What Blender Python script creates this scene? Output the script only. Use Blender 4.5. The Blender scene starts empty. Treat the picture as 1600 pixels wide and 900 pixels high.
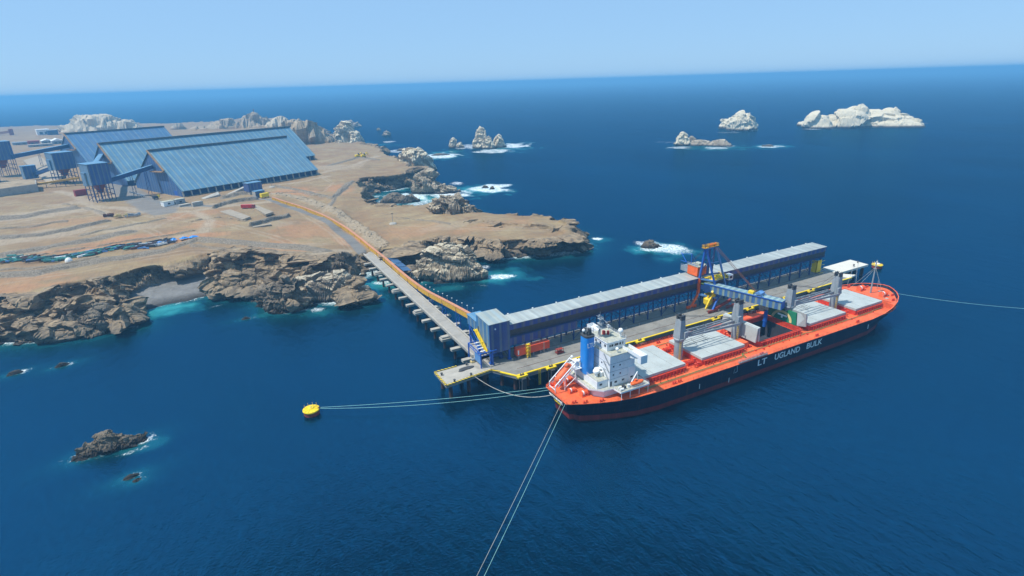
import bpy, bmesh, math, random
import numpy as np
from math import radians, sin, cos, pi
random.seed(7); rng=np.random.default_rng(7)
C=bpy.context.scene.collection; scene=bpy.context.scene
# ------------------------------------------------------------------ camera
F_PX=880.; CAM_H=114.; HL,HR,VX=152.,103.,2560.
def _cam_axes():
    m=(HR-HL)/1600.
    p0=np.array([-800,HL-450,F_PX]);p1=np.array([800,HR-450,F_PX])
    n=np.cross(p0,p1);n/=np.linalg.norm(n)
    if n[1]>0:n=-n
    hx=np.array([VX-800,HL+m*VX-450,F_PX]);hx-=n*hx.dot(n);hx/=np.linalg.norm(hx)
    Y=np.cross(n,hx)
    return np.array([hx,Y,n])
RM=_cam_axes()
import mathutils
r,d,f=RM@np.array([1,0,0]),RM@np.array([0,1,0]),RM@np.array([0,0,1])
cam=bpy.data.objects.new('camera',bpy.data.cameras.new('camera')); C.objects.link(cam)
M=mathutils.Matrix(((r[0],-d[0],-f[0],0),(r[1],-d[1],-f[1],0),(r[2],-d[2],-f[2],CAM_H),(0,0,0,1)))
cam.matrix_world=M
cam.data.sensor_width=36; cam.data.lens=36*F_PX/1600; cam.data.clip_start=1; cam.data.clip_end=200000
scene.camera=cam
# ------------------------------------------------------------------ sky, sun, exposure
SUN=mathutils.Vector((-.55,.13,1.)).normalized()
w=bpy.data.worlds.new('World'); scene.world=w; w.use_nodes=True
nt=w.node_tree; bg=nt.nodes['Background']
sky=nt.nodes.new('ShaderNodeTexSky'); sky.sky_type='NISHITA'; sky.sun_disc=False
sky.sun_elevation=math.asin(SUN.z); sky.sun_rotation=math.atan2(SUN.x,SUN.y)
sky.altitude=0; sky.air_density=1.0; sky.dust_density=0.1; sky.ozone_density=4.0
# hazy coastal air: the low sky is paler and bluer than a clear-air model gives
tint=nt.nodes.new('ShaderNodeMix'); tint.data_type='RGBA'; tint.blend_type='MULTIPLY'; tint.inputs[0].default_value=1; tint.inputs[7].default_value=(.74,.90,1.15,1)
veil=nt.nodes.new('ShaderNodeMix'); veil.data_type='RGBA'; veil.inputs[0].default_value=.80; veil.inputs[7].default_value=(2.5,4.4,6.7,1)
nt.links.new(sky.outputs[0],tint.inputs[6]); nt.links.new(tint.outputs[2],veil.inputs[6]); nt.links.new(veil.outputs[2],bg.inputs[0]); bg.inputs[1].default_value=0.126
sl=bpy.data.lights.new('sun','SUN'); sl.energy=4.9; sl.angle=radians(.5); sl.color=(1,.96,.89)
so=bpy.data.objects.new('sun',sl); C.objects.link(so); so.rotation_euler=SUN.to_track_quat('Z','Y').to_euler()
vs=scene.view_settings; vs.view_transform='Standard'; vs.look='None'; vs.exposure=0.1; vs.gamma=1; vs.use_curve_mapping=False
HAZE_DENSITY=0.00026; HAZE_COLOR=(.23,.62,1.0)
# ------------------------------------------------------------------ projection helpers (points on real planes)
def ray(px,py): return RM@np.array([px-800.,py-450.,F_PX])
def at(px,py,z=0.):
    q=ray(px,py); t=(z-CAM_H)/q[2]; return float(q[0]*t),float(q[1]*t)
def on_y(px,py,Y):
    q=ray(px,py); t=Y/q[1]; return float(q[0]*t),float(CAM_H+q[2]*t)
def height_at(px,py,x,y):
    q=ray(px,py); t=math.hypot(x,y)/math.hypot(q[0],q[1]); return float(CAM_H+q[2]*t)
def depth_of(x,y,z=0): return float((RM.T@np.array([x,y,z-CAM_H]))[2])
# ------------------------------------------------------------------ numpy noise
def _h(ix,iy,iz,k):
    n=(ix*374761393+iy*668265263+iz*2147483647%1274126177+k*974634777)&0xffffffff
    n=((n^(n>>13))*1274126177)&0xffffffff
    n=((n^(n>>16))*2246822519)&0xffffffff
    return ((n^(n>>15))&0xffffff)/float(0xffffff)
def vnoise(P,k=0):
    I=np.floor(P).astype(np.int64); f=P-I; f=f*f*(3-2*f); o=0
    for a in (0,1):
        for b in (0,1):
            for c in (0,1):
                wgt=(f[:,0] if a else 1-f[:,0])*(f[:,1] if b else 1-f[:,1])*(f[:,2] if c else 1-f[:,2])
                o=o+wgt*_h(I[:,0]+a,I[:,1]+b,I[:,2]+c*1,k)
    return o*2-1
def fbm(P,sc,oct=4,k=0):
    o=0;a=1.;s=0
    for i in range(oct):
        o=o+a*vnoise(P/sc*(2.03**i)+i*17.3,k+i);s+=a;a*=.5
    return o/s
_A=.55;_B=.7
DIP=np.array([[cos(_B),-sin(_B),0],[sin(_B),cos(_B),0],[0,0,1]])@np.array([[cos(_A),0,sin(_A)],[0,1,0],[-sin(_A),0,cos(_A)]])
def facet(P,sc,k=0,stretch=(1,1,1),rough=1.,crease=.3):
    """blocky fractured rock: each voronoi cell is its own tilted face"""
    Q=(P@DIP)/sc*np.array(stretch); I=np.floor(Q).astype(np.int64)
    best=np.full(len(P),9e9); sec=np.full(len(P),9e9); val=np.zeros(len(P))
    for a in (-1,0,1):
        for b in (-1,0,1):
            for c in (-1,0,1):
                jx,jy,jz=I[:,0]+a,I[:,1]+b,I[:,2]+c
                cx=jx+.5+.7*(_h(jx,jy,jz,k)-.5);cy=jy+.5+.7*(_h(jx,jy,jz,k+1)-.5);cz=jz+.5+.7*(_h(jx,jy,jz,k+2)-.5)
                dx,dy,dz=Q[:,0]-cx,Q[:,1]-cy,Q[:,2]-cz
                dd=dx*dx+dy*dy+dz*dz
                v=(_h(jx,jy,jz,k+3)-.5)*1.2+dx*(_h(jx,jy,jz,k+4)-.5)*1.6*rough+dy*(_h(jx,jy,jz,k+5)-.5)*1.6*rough+dz*(_h(jx,jy,jz,k+6)-.5)*1.6*rough
                m=dd<best
                sec=np.where(m,best,np.minimum(sec,dd)); val=np.where(m,v,val); best=np.where(m,dd,best)
    edge=np.clip((np.sqrt(sec)-np.sqrt(best))/.18,0,1)
    return val-(1-edge)*crease
def ridged(P,sc,oct=4,k=0):
    o=0;a=1.;s=0
    for i in range(oct):
        o=o+a*(1-2*np.abs(vnoise(P/sc*(2.1**i)+i*11.3,k+i)));s+=a;a*=.55
    return o/s
def sstep(a,b,x):
    t=np.clip((x-a)/(b-a),0,1); return t*t*(3-2*t)
# ------------------------------------------------------------------ materials
def newmat(name):
    m=bpy.data.materials.new(name); m.use_nodes=True
    n=m.node_tree.nodes; b=n['Principled BSDF']; return m,m.node_tree,n,b
def L(nt,a,b): nt.links.new(a,b)
def mixc(nt,fac,a,b,mode='MIX'):
    n=nt.nodes.new('ShaderNodeMix'); n.data_type='RGBA'; n.blend_type=mode
    for s,v in ((0,fac),(6,a),(7,b)):
        if hasattr(v,'is_output'): nt.links.new(v,n.inputs[s])
        elif s==0: n.inputs[0].default_value=v
        else: n.inputs[s].default_value=(*v,1)
    return n.outputs[2]
def math_(nt,op,a,b=None,c=None,clamp=False):
    n=nt.nodes.new('ShaderNodeMath'); n.operation=op; n.use_clamp=clamp
    for i,v in enumerate((a,b,c)):
        if v is None: continue
        if hasattr(v,'is_output'): nt.links.new(v,n.inputs[i])
        else: n.inputs[i].default_value=v
    return n.outputs[0]
def noise(nt,vec,sc,det=4,rough=.55,dist=0):
    n=nt.nodes.new('ShaderNodeTexNoise'); n.inputs['Scale'].default_value=sc; n.inputs['Detail'].default_value=det
    n.inputs['Roughness'].default_value=rough; n.inputs['Distortion'].default_value=dist
    if vec is not None: nt.links.new(vec,n.inputs['Vector'])
    return n.outputs[0]
def ramp(nt,fac,stops):
    n=nt.nodes.new('ShaderNodeValToRGB'); e=n.color_ramp.elements
    while len(e)<len(stops): e.new(.5)
    for i,(p,c) in enumerate(stops):
        e[i].position=p; e[i].color=(*c,1) if len(c)==3 else c
    nt.links.new(fac,n.inputs[0]); return n.outputs[0]
def coords(nt,kind='Object'):
    n=nt.nodes.new('ShaderNodeTexCoord'); return n.outputs[kind]
def geo_pos(nt):
    n=nt.nodes.new('ShaderNodeNewGeometry'); return n
def sep(nt,v):
    n=nt.nodes.new('ShaderNodeSeparateXYZ'); nt.links.new(v,n.inputs[0]); return n.outputs
def mapping(nt,v,sc=(1,1,1),rot=(0,0,0)):
    n=nt.nodes.new('ShaderNodeMapping'); n.inputs['Scale'].default_value=sc; n.inputs['Rotation'].default_value=rot
    nt.links.new(v,n.inputs[0]); return n.outputs[0]
def bump(nt,b,h,strength,dist,normal=None):
    n=nt.nodes.new('ShaderNodeBump'); n.inputs['Strength'].default_value=strength; n.inputs['Distance'].default_value=dist
    nt.links.new(h,n.inputs['Height'])
    if normal is not None: nt.links.new(normal,n.inputs['Normal'])
    nt.links.new(n.outputs[0],b.inputs['Normal']); return n.outputs[0]
def paint(name,col,rough=.5,var=.18,sc=.6,dirt=(.25,.18,.12),dirt_amt=.25,metal=0.):
    m,nt,n,b=newmat(name); o=coords(nt)
    f=noise(nt,o,sc,5,.6); f2=noise(nt,o,sc*7,3,.6)
    dark=tuple(c*(1-var*1.6) for c in col); lite=tuple(min(1,c*(1+var)) for c in col)
    c=ramp(nt,f,[(.3,dark),(.7,lite)])
    g=ramp(nt,f2,[(.52,(0,0,0)),(.75,(1,1,1))])
    gm=math_(nt,'MULTIPLY',g,dirt_amt)
    L(nt,mixc(nt,gm,c,dirt),b.inputs['Base Color']); b.inputs['Roughness'].default_value=rough; b.inputs['Metallic'].default_value=metal
    return m
def cladding(name,base,strip,period,axis,duty=.25,rough=.45,rib=True):
    """profiled sheet metal with paler translucent sheets every few metres"""
    m,nt,n,b=newmat(name); o=coords(nt); x=sep(nt,o)[axis]
    t=math_(nt,'FRACT',math_(nt,'DIVIDE',x,period))
    s=math_(nt,'LESS_THAN',t,duty)
    nz=noise(nt,o,.12,5,.6); nz2=noise(nt,mapping(nt,o,(1,1,1)),1.3,3,.6)
    v=math_(nt,'MULTIPLY_ADD',nz,.7,.62); 
    c=mixc(nt,s,base,strip)
    # sheet to sheet variation
    wn=nt.nodes.new('ShaderNodeTexWhiteNoise'); wn.noise_dimensions='1D'
    L(nt,math_(nt,'FLOOR',math_(nt,'DIVIDE',x,period*.25)),wn.inputs['W'])
    v2=math_(nt,'MULTIPLY_ADD',wn.outputs['Value'],.22,.86)
    vm=nt.nodes.new('ShaderNodeVectorMath'); vm.operation='SCALE'; L(nt,c,vm.inputs[0]); L(nt,math_(nt,'MULTIPLY',v,v2),vm.inputs['Scale'])
    st=noise(nt,mapping(nt,o,(.5,.04,.04) if axis==0 else (.04,.5,.04)),1.,5,.7)
    g=math_(nt,'ADD',math_(nt,'MULTIPLY',ramp(nt,nz2,[(.55,(0,0,0)),(.8,(1,1,1))]),.14),math_(nt,'MULTIPLY',ramp(nt,st,[(.48,(0,0,0)),(.75,(1,1,1))]),.32))
    L(nt,mixc(nt,g,vm.outputs[0],(.3,.24,.18)),b.inputs['Base Color'])
    b.inputs['Roughness'].default_value=rough
    if rib:
        wv=math_(nt,'SINE',math_(nt,'MULTIPLY',x,2*pi/.45)); bump(nt,b,wv,.25,.05)
    return m
def hazard(name):
    m,nt,n,b=newmat(name); s=sep(nt,coords(nt))
    t=math_(nt,'FRACT',math_(nt,'DIVIDE',math_(nt,'ADD',math_(nt,'ADD',s[0],s[1]),s[2]),1.5))
    L(nt,mixc(nt,math_(nt,'GREATER_THAN',t,.5),(.72,.50,.01),(.10,.09,.06)),b.inputs['Base Color']); b.inputs['Roughness'].default_value=.6
    return m
def concrete(name,col,var=.25,streak=True,sc=.25):
    m,nt,n,b=newmat(name); o=coords(nt)
    f=noise(nt,o,sc,7,.65,.6); f2=noise(nt,mapping(nt,o,(.12,1.6,1)),1.,5,.7); f3=noise(nt,o,2.5,4,.7)
    c=ramp(nt,f,[(.25,tuple(x*(1-var*1.5) for x in col)),(.5,col),(.8,tuple(min(1,x*(1+var)) for x in col))])
    c=mixc(nt,math_(nt,'MULTIPLY',ramp(nt,f2,[(.45,(0,0,0)),(.75,(1,1,1))]),.45 if streak else .1),c,tuple(x*.45 for x in col))
    c=mixc(nt,math_(nt,'MULTIPLY',ramp(nt,f3,[(.5,(0,0,0)),(.8,(1,1,1))]),.35),c,tuple(x*.6 for x in col))
    L(nt,c,b.inputs['Base Color']); b.inputs['Roughness'].default_value=.85; bump(nt,b,f3,.3,.1)
    return m
def rock_material(name,base=(.24,.195,.145),dark=(.075,.062,.05),white=0.,wet=2.2,strata=True,zw=0.):
    m,nt,n,b=newmat(name); g=geo_pos(nt); P=g.outputs['Position']; nz=sep(nt,g.outputs['Normal'])[2]; pz=sep(nt,P)[2]
    f=noise(nt,P,.09,8,.68,.8); f2=noise(nt,mapping(nt,P,(.25,.25,1.3),(.5,.35,0)),.55,6,.7,1.)
    f3=noise(nt,P,.9,7,.72)
    lite=tuple(min(1,x*1.55) for x in base)
    c=ramp(nt,f,[(.28,tuple(x*.55 for x in base)),(.5,base),(.72,lite)])
    c=mixc(nt,ramp(nt,f2,[(.42,(0,0,0)),(.62,(1,1,1))]),c,mixc(nt,.55,c,dark))
    c=mixc(nt,math_(nt,'MULTIPLY',ramp(nt,f3,[(.5,(0,0,0)),(.7,(1,1,1))]),.6),c,dark)
    # guano on upward ledges
    up=math_(nt,'MULTIPLY_ADD',f,1.6,-.8); up=math_(nt,'ADD',up,nz)
    if white>0:
        k=ramp(nt,math_(nt,'ADD',up,white-.6),[(.15,(0,0,0)),(.5,(1,1,1))])
        wc=ramp(nt,f3,[(.3,(.46,.38,.25)),(.55,(.72,.64,.46))])
        c=mixc(nt,math_(nt,'MULTIPLY',k,min(1,.35+white)),c,wc)
    zz=math_(nt,'MULTIPLY_ADD',f3,2.4,math_(nt,'SUBTRACT',pz,zw)) if False else math_(nt,'ADD',pz,math_(nt,'MULTIPLY_ADD',f3,2.4,-1.2))
    wt=ramp(nt,math_(nt,'DIVIDE',zz,wet*2.),[(.25,(1,1,1)),(.65,(0,0,0))])
    c=mixc(nt,wt,c,(.028,.024,.019))
    L(nt,c,b.inputs['Base Color']); b.inputs['Roughness'].default_value=.9
    hb=math_(nt,'ADD',math_(nt,'MULTIPLY',f2,.8),math_(nt,'MULTIPLY',f3,.9)); bump(nt,b,hb,.9,.9)
    return m
MT={}
MT['orange_deck']=paint('orange_deck',(.84,.14,.036),.6,.2,.22,(.42,.12,.07),.75)
MT['orange_dark']=paint('orange_dark',(.62,.045,.012),.6,.2,.8,(.2,.04,.02),.6)
MT['ship_white']=paint('ship_white',(.74,.76,.76),.5,.06,.5,(.35,.28,.2),.25)
MT['ship_floor']=paint('ship_floor',(.42,.42,.33),.7,.15,.6,(.25,.2,.15),.4)
MT['hatch_grey']=paint('hatch_grey',(.42,.455,.43),.55,.08,.25,(.3,.22,.15),.35)
MT['crane_grey']=paint('crane_grey',(.27,.305,.325),.5,.1,.5,(.3,.2,.12),.3)
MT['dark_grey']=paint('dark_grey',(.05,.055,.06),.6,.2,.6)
MT['hold']=paint('hold',(.035,.04,.055),.8,.3,.3,(.08,.05,.03),.4)
MT['slab']=concrete('slab',(.33,.275,.20),.2,True)
MT['funnel_blue']=paint('funnel_blue',(.018,.24,.66),.4,.08,.4,(.05,.05,.1),.1)
MT['blue']=paint('blue',(.012,.10,.42),.45,.12,.4,(.2,.2,.25),.2)
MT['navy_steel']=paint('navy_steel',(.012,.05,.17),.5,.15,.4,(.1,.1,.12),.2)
MT['light_blue']=paint('light_blue',(.10,.25,.50),.45,.1,.5,(.2,.2,.25),.2)
MT['orange']=paint('orange',(.85,.14,.02),.45,.12,.5,(.3,.1,.05),.25)
MT['red']=paint('red',(.55,.025,.02),.5,.15,.5)
MT['rust']=paint('rust',(.13,.045,.025),.8,.3,.5,(.05,.03,.02),.5)
MT['rust_red']=paint('rust_red',(.30,.045,.03),.7,.25,.5,(.06,.03,.02),.4)
MT['yellow']=paint('yellow',(.85,.60,.01),.5,.1,.6,(.3,.2,.08),.25)
MT['conveyor_yellow']=paint('conveyor_yellow',(.62,.34,.02),.6,.2,.9,(.25,.12,.05),.5)
MT['conveyor_pink']=paint('conveyor_pink',(.54,.235,.12),.6,.12,.4,(.35,.15,.08),.3)
MT['green_pipe']=paint('green_pipe',(.13,.22,.06),.5,.15,.5)
MT['logo_green']=paint('logo_green',(.012,.17,.08),.5,.1,.6,(.02,.08,.05),.3)
MT['beige']=paint('beige',(.66,.50,.20),.5,.08,.5)
MT['glass']=paint('glass',(.012,.018,.03),.12,.2,1.)
MT['white']=paint('white',(.80,.80,.76),.5,.05,.5,(.4,.3,.2),.12)
MT['light_deck']=concrete('light_deck',(.62,.59,.50),.08,False)
MT['concrete']=concrete('concrete',(.40,.37,.31),.2)
MT['quay_concrete']=concrete('quay_concrete',(.235,.225,.195),.28,True,.16)
MT['road_deck']=concrete('road_deck',(.33,.315,.28),.18,True,.2)
MT['pile']=paint('pile',(.075,.03,.02),.8,.3,.5,(.02,.02,.02),.6)
MT['rope']=paint('rope',(.25,.50,.45),.8,.1,.5)
MT['rope_grey']=paint('rope_grey',(.42,.40,.34),.8,.1,.5)
MT['hazard']=hazard('hazard')
MT['shed_roof']=cladding('shed_roof',(.10,.225,.325),(.25,.36,.35),5.6,0,.18)
MT['shed_roof_dark']=cladding('shed_roof_dark',(.06,.155,.29),(.15,.26,.32),7.0,0,.14)
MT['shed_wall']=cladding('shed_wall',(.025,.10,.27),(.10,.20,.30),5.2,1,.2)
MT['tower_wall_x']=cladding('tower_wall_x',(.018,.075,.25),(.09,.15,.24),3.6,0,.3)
MT['tower_wall_y']=cladding('tower_wall_y',(.05,.17,.33),(.22,.30,.32),3.6,1,.35)  # tower cladding with the sunlit side's lighter tone painted into the colour
MT['tower_roof']=cladding('tower_roof',(.31,.38,.38),(.37,.41,.37),3.6,0,.5)
MT['blue_roof']=cladding('blue_roof',(.10,.26,.42),(.15,.30,.42),3.,0,.3)
MT['gallery_roof']=cladding('gallery_roof',(.34,.375,.355),(.40,.43,.395),4.4,0,.4)
MT['gallery_wall']=cladding('gallery_wall',(.015,.06,.26),(.075,.11,.20),3.8,0,.4)
MT['boom_wall']=cladding('boom_wall',(.045,.15,.34),(.22,.32,.28),2.6,1,.4)
MT['boom_roof']=cladding('boom_roof',(.30,.42,.40),(.18,.30,.32),2.6,1,.5)
MT['canopy_blue']=cladding('canopy_blue',(.03,.10,.22),(.05,.14,.26),3.,1,.1)
MT['red_tank']=paint('red_tank',(.80,.09,.03),.5,.1,.3,(.4,.15,.1),.3)
MT['ridge_rust']=paint('ridge_rust',(.30,.18,.08),.8,.2,.3)
MT['teal_tarp']=paint('teal_tarp',(.05,.26,.22),.6,.3,.5,(.3,.25,.2),.5)
MT['dark_roof_line']=paint('dark_roof_line',(.10,.12,.13),.7,.2,.3)
# hull: navy topsides over red boot-topping, worn at the waterline
def hull_material():
    m,nt,n,b=newmat('hull_paint'); o=coords(nt); s=sep(nt,o)
    f=noise(nt,mapping(nt,o,(.5,.5,.06)),1.,6,.65); f2=noise(nt,o,.15,6,.6)
    f3=noise(nt,mapping(nt,o,(.05,.05,1.)),1.,4,.6)
    navy=ramp(nt,f,[(.3,(.004,.006,.018)),(.6,(.007,.010,.026)),(.8,(.028,.024,.030))])
    red=ramp(nt,f,[(.25,(.10,.010,.010)),(.6,(.24,.020,.018)),(.85,(.33,.07,.055))])
    navy=mixc(nt,math_(nt,'MULTIPLY',ramp(nt,f3,[(.55,(0,0,0)),(.7,(1,1,1))]),.5),navy,(.03,.025,.04))
    c=mixc(nt,math_(nt,'GREATER_THAN',s[2],2.35),red,navy)
    f4=noise(nt,mapping(nt,o,(.9,.9,.045)),1.,5,.7); c=mixc(nt,math_(nt,'MULTIPLY',ramp(nt,f4,[(.56,(0,0,0)),(.72,(1,1,1))]),.5),c,(.13,.055,.03))
    seam=math_(nt,'LESS_THAN',math_(nt,'FRACT',math_(nt,'DIVIDE',s[0],9.)),.012); c=mixc(nt,math_(nt,'MULTIPLY',seam,.5),c,(.05,.045,.05))
    wl=ramp(nt,math_(nt,'ADD',s[2],math_(nt,'MULTIPLY',f2,.6)),[(.5,(1,1,1)),(.95,(0,0,0))])
    c=mixc(nt,math_(nt,'MULTIPLY',wl,.7),c,(.05,.02,.015))
    L(nt,c,b.inputs['Base Color']); b.inputs['Roughness'].default_value=.5; b.inputs['Specular IOR Level'].default_value=.3
    bump(nt,b,f,.15,.1)
    return m
MT['hull']=hull_material()
# ------------------------------------------------------------------ mesh helpers
def tag(o,label=None,cat=None,group=None,kind=None):
    if label:o['label']=label
    if cat:o['category']=cat
    if group:o['group']=group
    if kind:o['kind']=kind
    return o
def thing(name,label,cat,loc=(0,0,0),rz=0,group=None):
    o=bpy.data.objects.new(name,None); C.objects.link(o); o.location=loc; o.rotation_euler=(0,0,rz); o.empty_display_size=1
    return tag(o,label,cat,group)
class MB:
    def __init__(s,off=(0,0,0)): s.v=[];s.f=[];s.o=off
    def add(s,vs,fs):
        n=len(s.v); s.v+=[(a-s.o[0],b-s.o[1],c-s.o[2]) for a,b,c in vs]; s.f+=[tuple(i+n for i in q) for q in fs]; return s
    def box(s,x0,x1,y0,y1,z0,z1):
        return s.add([(x0,y0,z0),(x1,y0,z0),(x1,y1,z0),(x0,y1,z0),(x0,y0,z1),(x1,y0,z1),(x1,y1,z1),(x0,y1,z1)],
            [(3,2,1,0),(4,5,6,7),(0,1,5,4),(1,2,6,5),(2,3,7,6),(3,0,4,7)])
    def prism(s,poly,z0,z1):
        n=len(poly)
        return s.add([(x,y,z0) for x,y in poly]+[(x,y,z1) for x,y in poly],
            [tuple(range(n-1,-1,-1)),tuple(range(n,2*n))]+[(i,(i+1)%n,n+(i+1)%n,n+i) for i in range(n)])
    def bar(s,p,q,w,h=None):
        h=h or w; p=np.array(p,float);q=np.array(q,float);d=q-p;l=np.linalg.norm(d)
        if l<1e-6:return s
        d/=l; up=np.array([0,0,1.]) if abs(d[2])<.95 else np.array([1.,0,0]); a=np.cross(d,up);a/=np.linalg.norm(a);b=np.cross(a,d)
        vs=[]
        for c in (p,q):
            for i,j in((-1,-1),(1,-1),(1,1),(-1,1)): vs.append(tuple(c+a*w/2*i+b*h/2*j))
        return s.add(vs,[(0,1,2,3),(7,6,5,4),(0,4,5,1),(1,5,6,2),(2,6,7,3),(3,7,4,0)])
    def tube(s,p,q,r,n=8,r2=None):
        r2=r if r2 is None else r2
        p=np.array(p,float);q=np.array(q,float);d=q-p;l=np.linalg.norm(d);d/=l
        up=np.array([0,0,1.]) if abs(d[2])<.95 else np.array([1.,0,0]); a=np.cross(d,up);a/=np.linalg.norm(a);b=np.cross(a,d)
        vs=[]
        for c,R in((p,r),(q,r2)):
            for i in range(n): t=2*pi*i/n; vs.append(tuple(c+(a*cos(t)+b*sin(t))*R))
        return s.add(vs,[tuple(range(n)),tuple(range(2*n-1,n-1,-1))]+[(i,n+i,n+(i+1)%n,(i+1)%n) for i in range(n)])
    def path(s,pts,r,n=6):
        for a,b in zip(pts,pts[1:]): s.tube(a,b,r,n)
        return s
    def lathe(s,c,prof,n=16):
        vs=[];fs=[]
        for R,z in prof:
            for i in range(n): t=2*pi*i/n; vs.append((c[0]+R*cos(t),c[1]+R*sin(t),c[2]+z))
        for j in range(len(prof)-1):
            for i in range(n): fs.append((j*n+i,j*n+(i+1)%n,(j+1)*n+(i+1)%n,(j+1)*n+i))
        fs.append(tuple(range(n-1,-1,-1)));fs.append(tuple(range((len(prof)-1)*n,len(prof)*n)))
        return s.add(vs,fs)
    def sphere(s,c,r,n=12,m=7,sx=1,sy=1,sz=1):
        vs=[(c[0],c[1],c[2]+r*sz)];fs=[]
        for j in range(1,m):
            t=pi*j/m
            for i in range(n): p=2*pi*i/n; vs.append((c[0]+r*sx*sin(t)*cos(p),c[1]+r*sy*sin(t)*sin(p),c[2]+r*sz*cos(t)))
        vs.append((c[0],c[1],c[2]-r*sz)); e=len(vs)-1
        for i in range(n): fs.append((0,1+i,1+(i+1)%n)); fs.append((e,1+(m-2)*n+(i+1)%n,1+(m-2)*n+i))
        for j in range(m-2):
            for i in range(n): a=1+j*n;b=a+n; fs.append((a+i,b+i,b+(i+1)%n,a+(i+1)%n))
        return s.add(vs,fs)
    def rail(s,pts,h=1.1,step=2.5,w=.07):
        for a,b in zip(pts,pts[1:]):
            a=np.array(a,float);b=np.array(b,float);n=max(1,int(np.linalg.norm(b-a)/step))
            for k in (h,h*.5): s.bar(a+[0,0,k],b+[0,0,k],w)
            for i in range(n+1): p=a+(b-a)*i/n; s.bar(p,p+[0,0,h],w)
        return s
    def build(s,name,mat,parent=None,label=None,smooth=False,bevel=0):
        me=bpy.data.meshes.new(name); me.from_pydata(s.v,[],s.f)
        bm=bmesh.new(); bm.from_mesh(me); bmesh.ops.recalc_face_normals(bm,faces=bm.faces); bm.to_mesh(me); bm.free()
        me.materials.append(MT[mat] if isinstance(mat,str) else mat)
        if smooth:
            for p in me.polygons:p.use_smooth=True
        o=bpy.data.objects.new(name,me); C.objects.link(o)
        if parent: o.parent=parent
        if label:o['label']=label
        return o
def text(name,body,size,loc,rot,mat,parent,width=None,extr=.03):
    cu=bpy.data.curves.new(name,'FONT'); cu.body=body; cu.size=size; cu.extrude=extr; cu.offset=.03*size*.5
    cu.materials.append(MT[mat]); tmp=bpy.data.objects.new(name,cu); C.objects.link(tmp)
    bpy.context.view_layer.update(); dg=bpy.context.evaluated_depsgraph_get()
    me=bpy.data.meshes.new_from_object(tmp.evaluated_get(dg)); me.name=name
    bpy.data.objects.remove(tmp); o=bpy.data.objects.new(name,me); C.objects.link(o)
    xs=[v.co.x for v in me.vertices]; x0,x1=min(xs),max(xs); k=(width/(x1-x0)) if width else 1
    for v in me.vertices: v.co.x=(v.co.x-x0)*k
    o.location=loc; o.rotation_euler=rot; o.parent=parent; return o
def copy_thing(src,loc,label=None,rz=None):
    r=src.copy(); C.objects.link(r); r.location=loc
    if rz is not None: r.rotation_euler=(0,0,rz)
    if label:r['label']=label
    for ch in src.children:
        c=ch.copy(); C.objects.link(c); c.parent=r
        for g in ch.children:
            e=g.copy(); C.objects.link(e); e.parent=c
    return r
def np_mesh(name,verts,faces,mat,smooth=False):
    me=bpy.data.meshes.new(name); me.vertices.add(len(verts)); me.vertices.foreach_set('co',np.ascontiguousarray(verts,dtype=np.float32).ravel())
    nf=len(faces); me.loops.add(nf*4); me.loops.foreach_set('vertex_index',np.ascontiguousarray(faces,dtype=np.int32).ravel())
    me.polygons.add(nf); me.polygons.foreach_set('loop_start',np.arange(0,nf*4,4,dtype=np.int32)); me.polygons.foreach_set('loop_total',np.full(nf,4,dtype=np.int32))
    me.polygons.foreach_set('use_smooth',np.full(nf,smooth)); me.update(calc_edges=True)
    me.materials.append(mat); o=bpy.data.objects.new(name,me); C.objects.link(o); return o
def grid_faces(R,Cn,wrap=False):
    i=np.arange(R-1)[:,None];j=np.arange(Cn if wrap else Cn-1)[None,:]; j2=(j+1)%Cn
    return np.stack([i*Cn+j,i*Cn+j2,(i+1)*Cn+j2,(i+1)*Cn+j],-1).reshape(-1,4)
def attr(o,name,data):
    a=o.data.attributes.new(name,'FLOAT','POINT'); a.data.foreach_set('value',np.ascontiguousarray(data,dtype=np.float32))
def read_attr(nt,name):
    n=nt.nodes.new('ShaderNodeAttribute'); n.attribute_name=name; return n.outputs['Fac']
# ------------------------------------------------------------------ LAND
# control points: pixel, ground level, cliff width
CTRL=[(-60,470,15,44),(0,450,15,38),(60,440,15,30),(130,425,15,15),(200,415,15,8),(250,405,15,6),(300,385,16,6),(350,388,16,40),(400,398,15,42),(450,400,14,40),(510,405,12,34),
(560,400,8.5,22),(600,400,7.2,14),(545,358,9.,25),(500,335,12,25),(470,322,14,25),(420,305,18,25),(300,350,18,25),(200,360,18,25),(100,380,17,25),(0,390,17,30),
(0,320,20,30),(100,320,20,30),(200,310,20,30),(300,300,20,30),(400,290,20,30),(495,270,20,20),(560,260,19,7),(590,262,16,6),(530,300,17,6),(520,330,14,6),(560,338,10,10),
(620,345,10,12),(650,370,9,8),(620,375,9,10),(700,345,10.5,8),(760,352,11,8),(830,352,11,9),(880,360,10,9),(905,368,7,9),(560,235,20,15),(515,236,20,15),
(490,215,18,30),(400,205,22,40),(300,210,22,40),(200,215,24,40),(100,235,22,40),(0,240,22,40),(0,215,24,40)]
_cp=np.array([(*at(p[0],p[1],p[2]),p[2],p[3]) for p in CTRL])
def _uv(x,y): return np.stack([x/y*2.2,np.log(y)],-1)
_cuv=_uv(_cp[:,0],_cp[:,1])
def ctrl(x,y):
    q=_uv(x,y); W=0;H=0;K=0
    for i in range(len(_cp)):
        d2=((q-_cuv[i])**2).sum(-1)+.0004; k=1/d2**1.5
        W=W+k;H=H+k*_cp[i,2];K=K+k*_cp[i,3]
    return H/W,K/W
def ground(x,y): return float(ctrl(np.array([float(x)]),np.array([float(y)]))[0][0])
def atg(px,py):
    z=18.
    for _ in range(8):
        x,y=at(px,py,z); z=ground(x,y)
    return x,y,z
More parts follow.
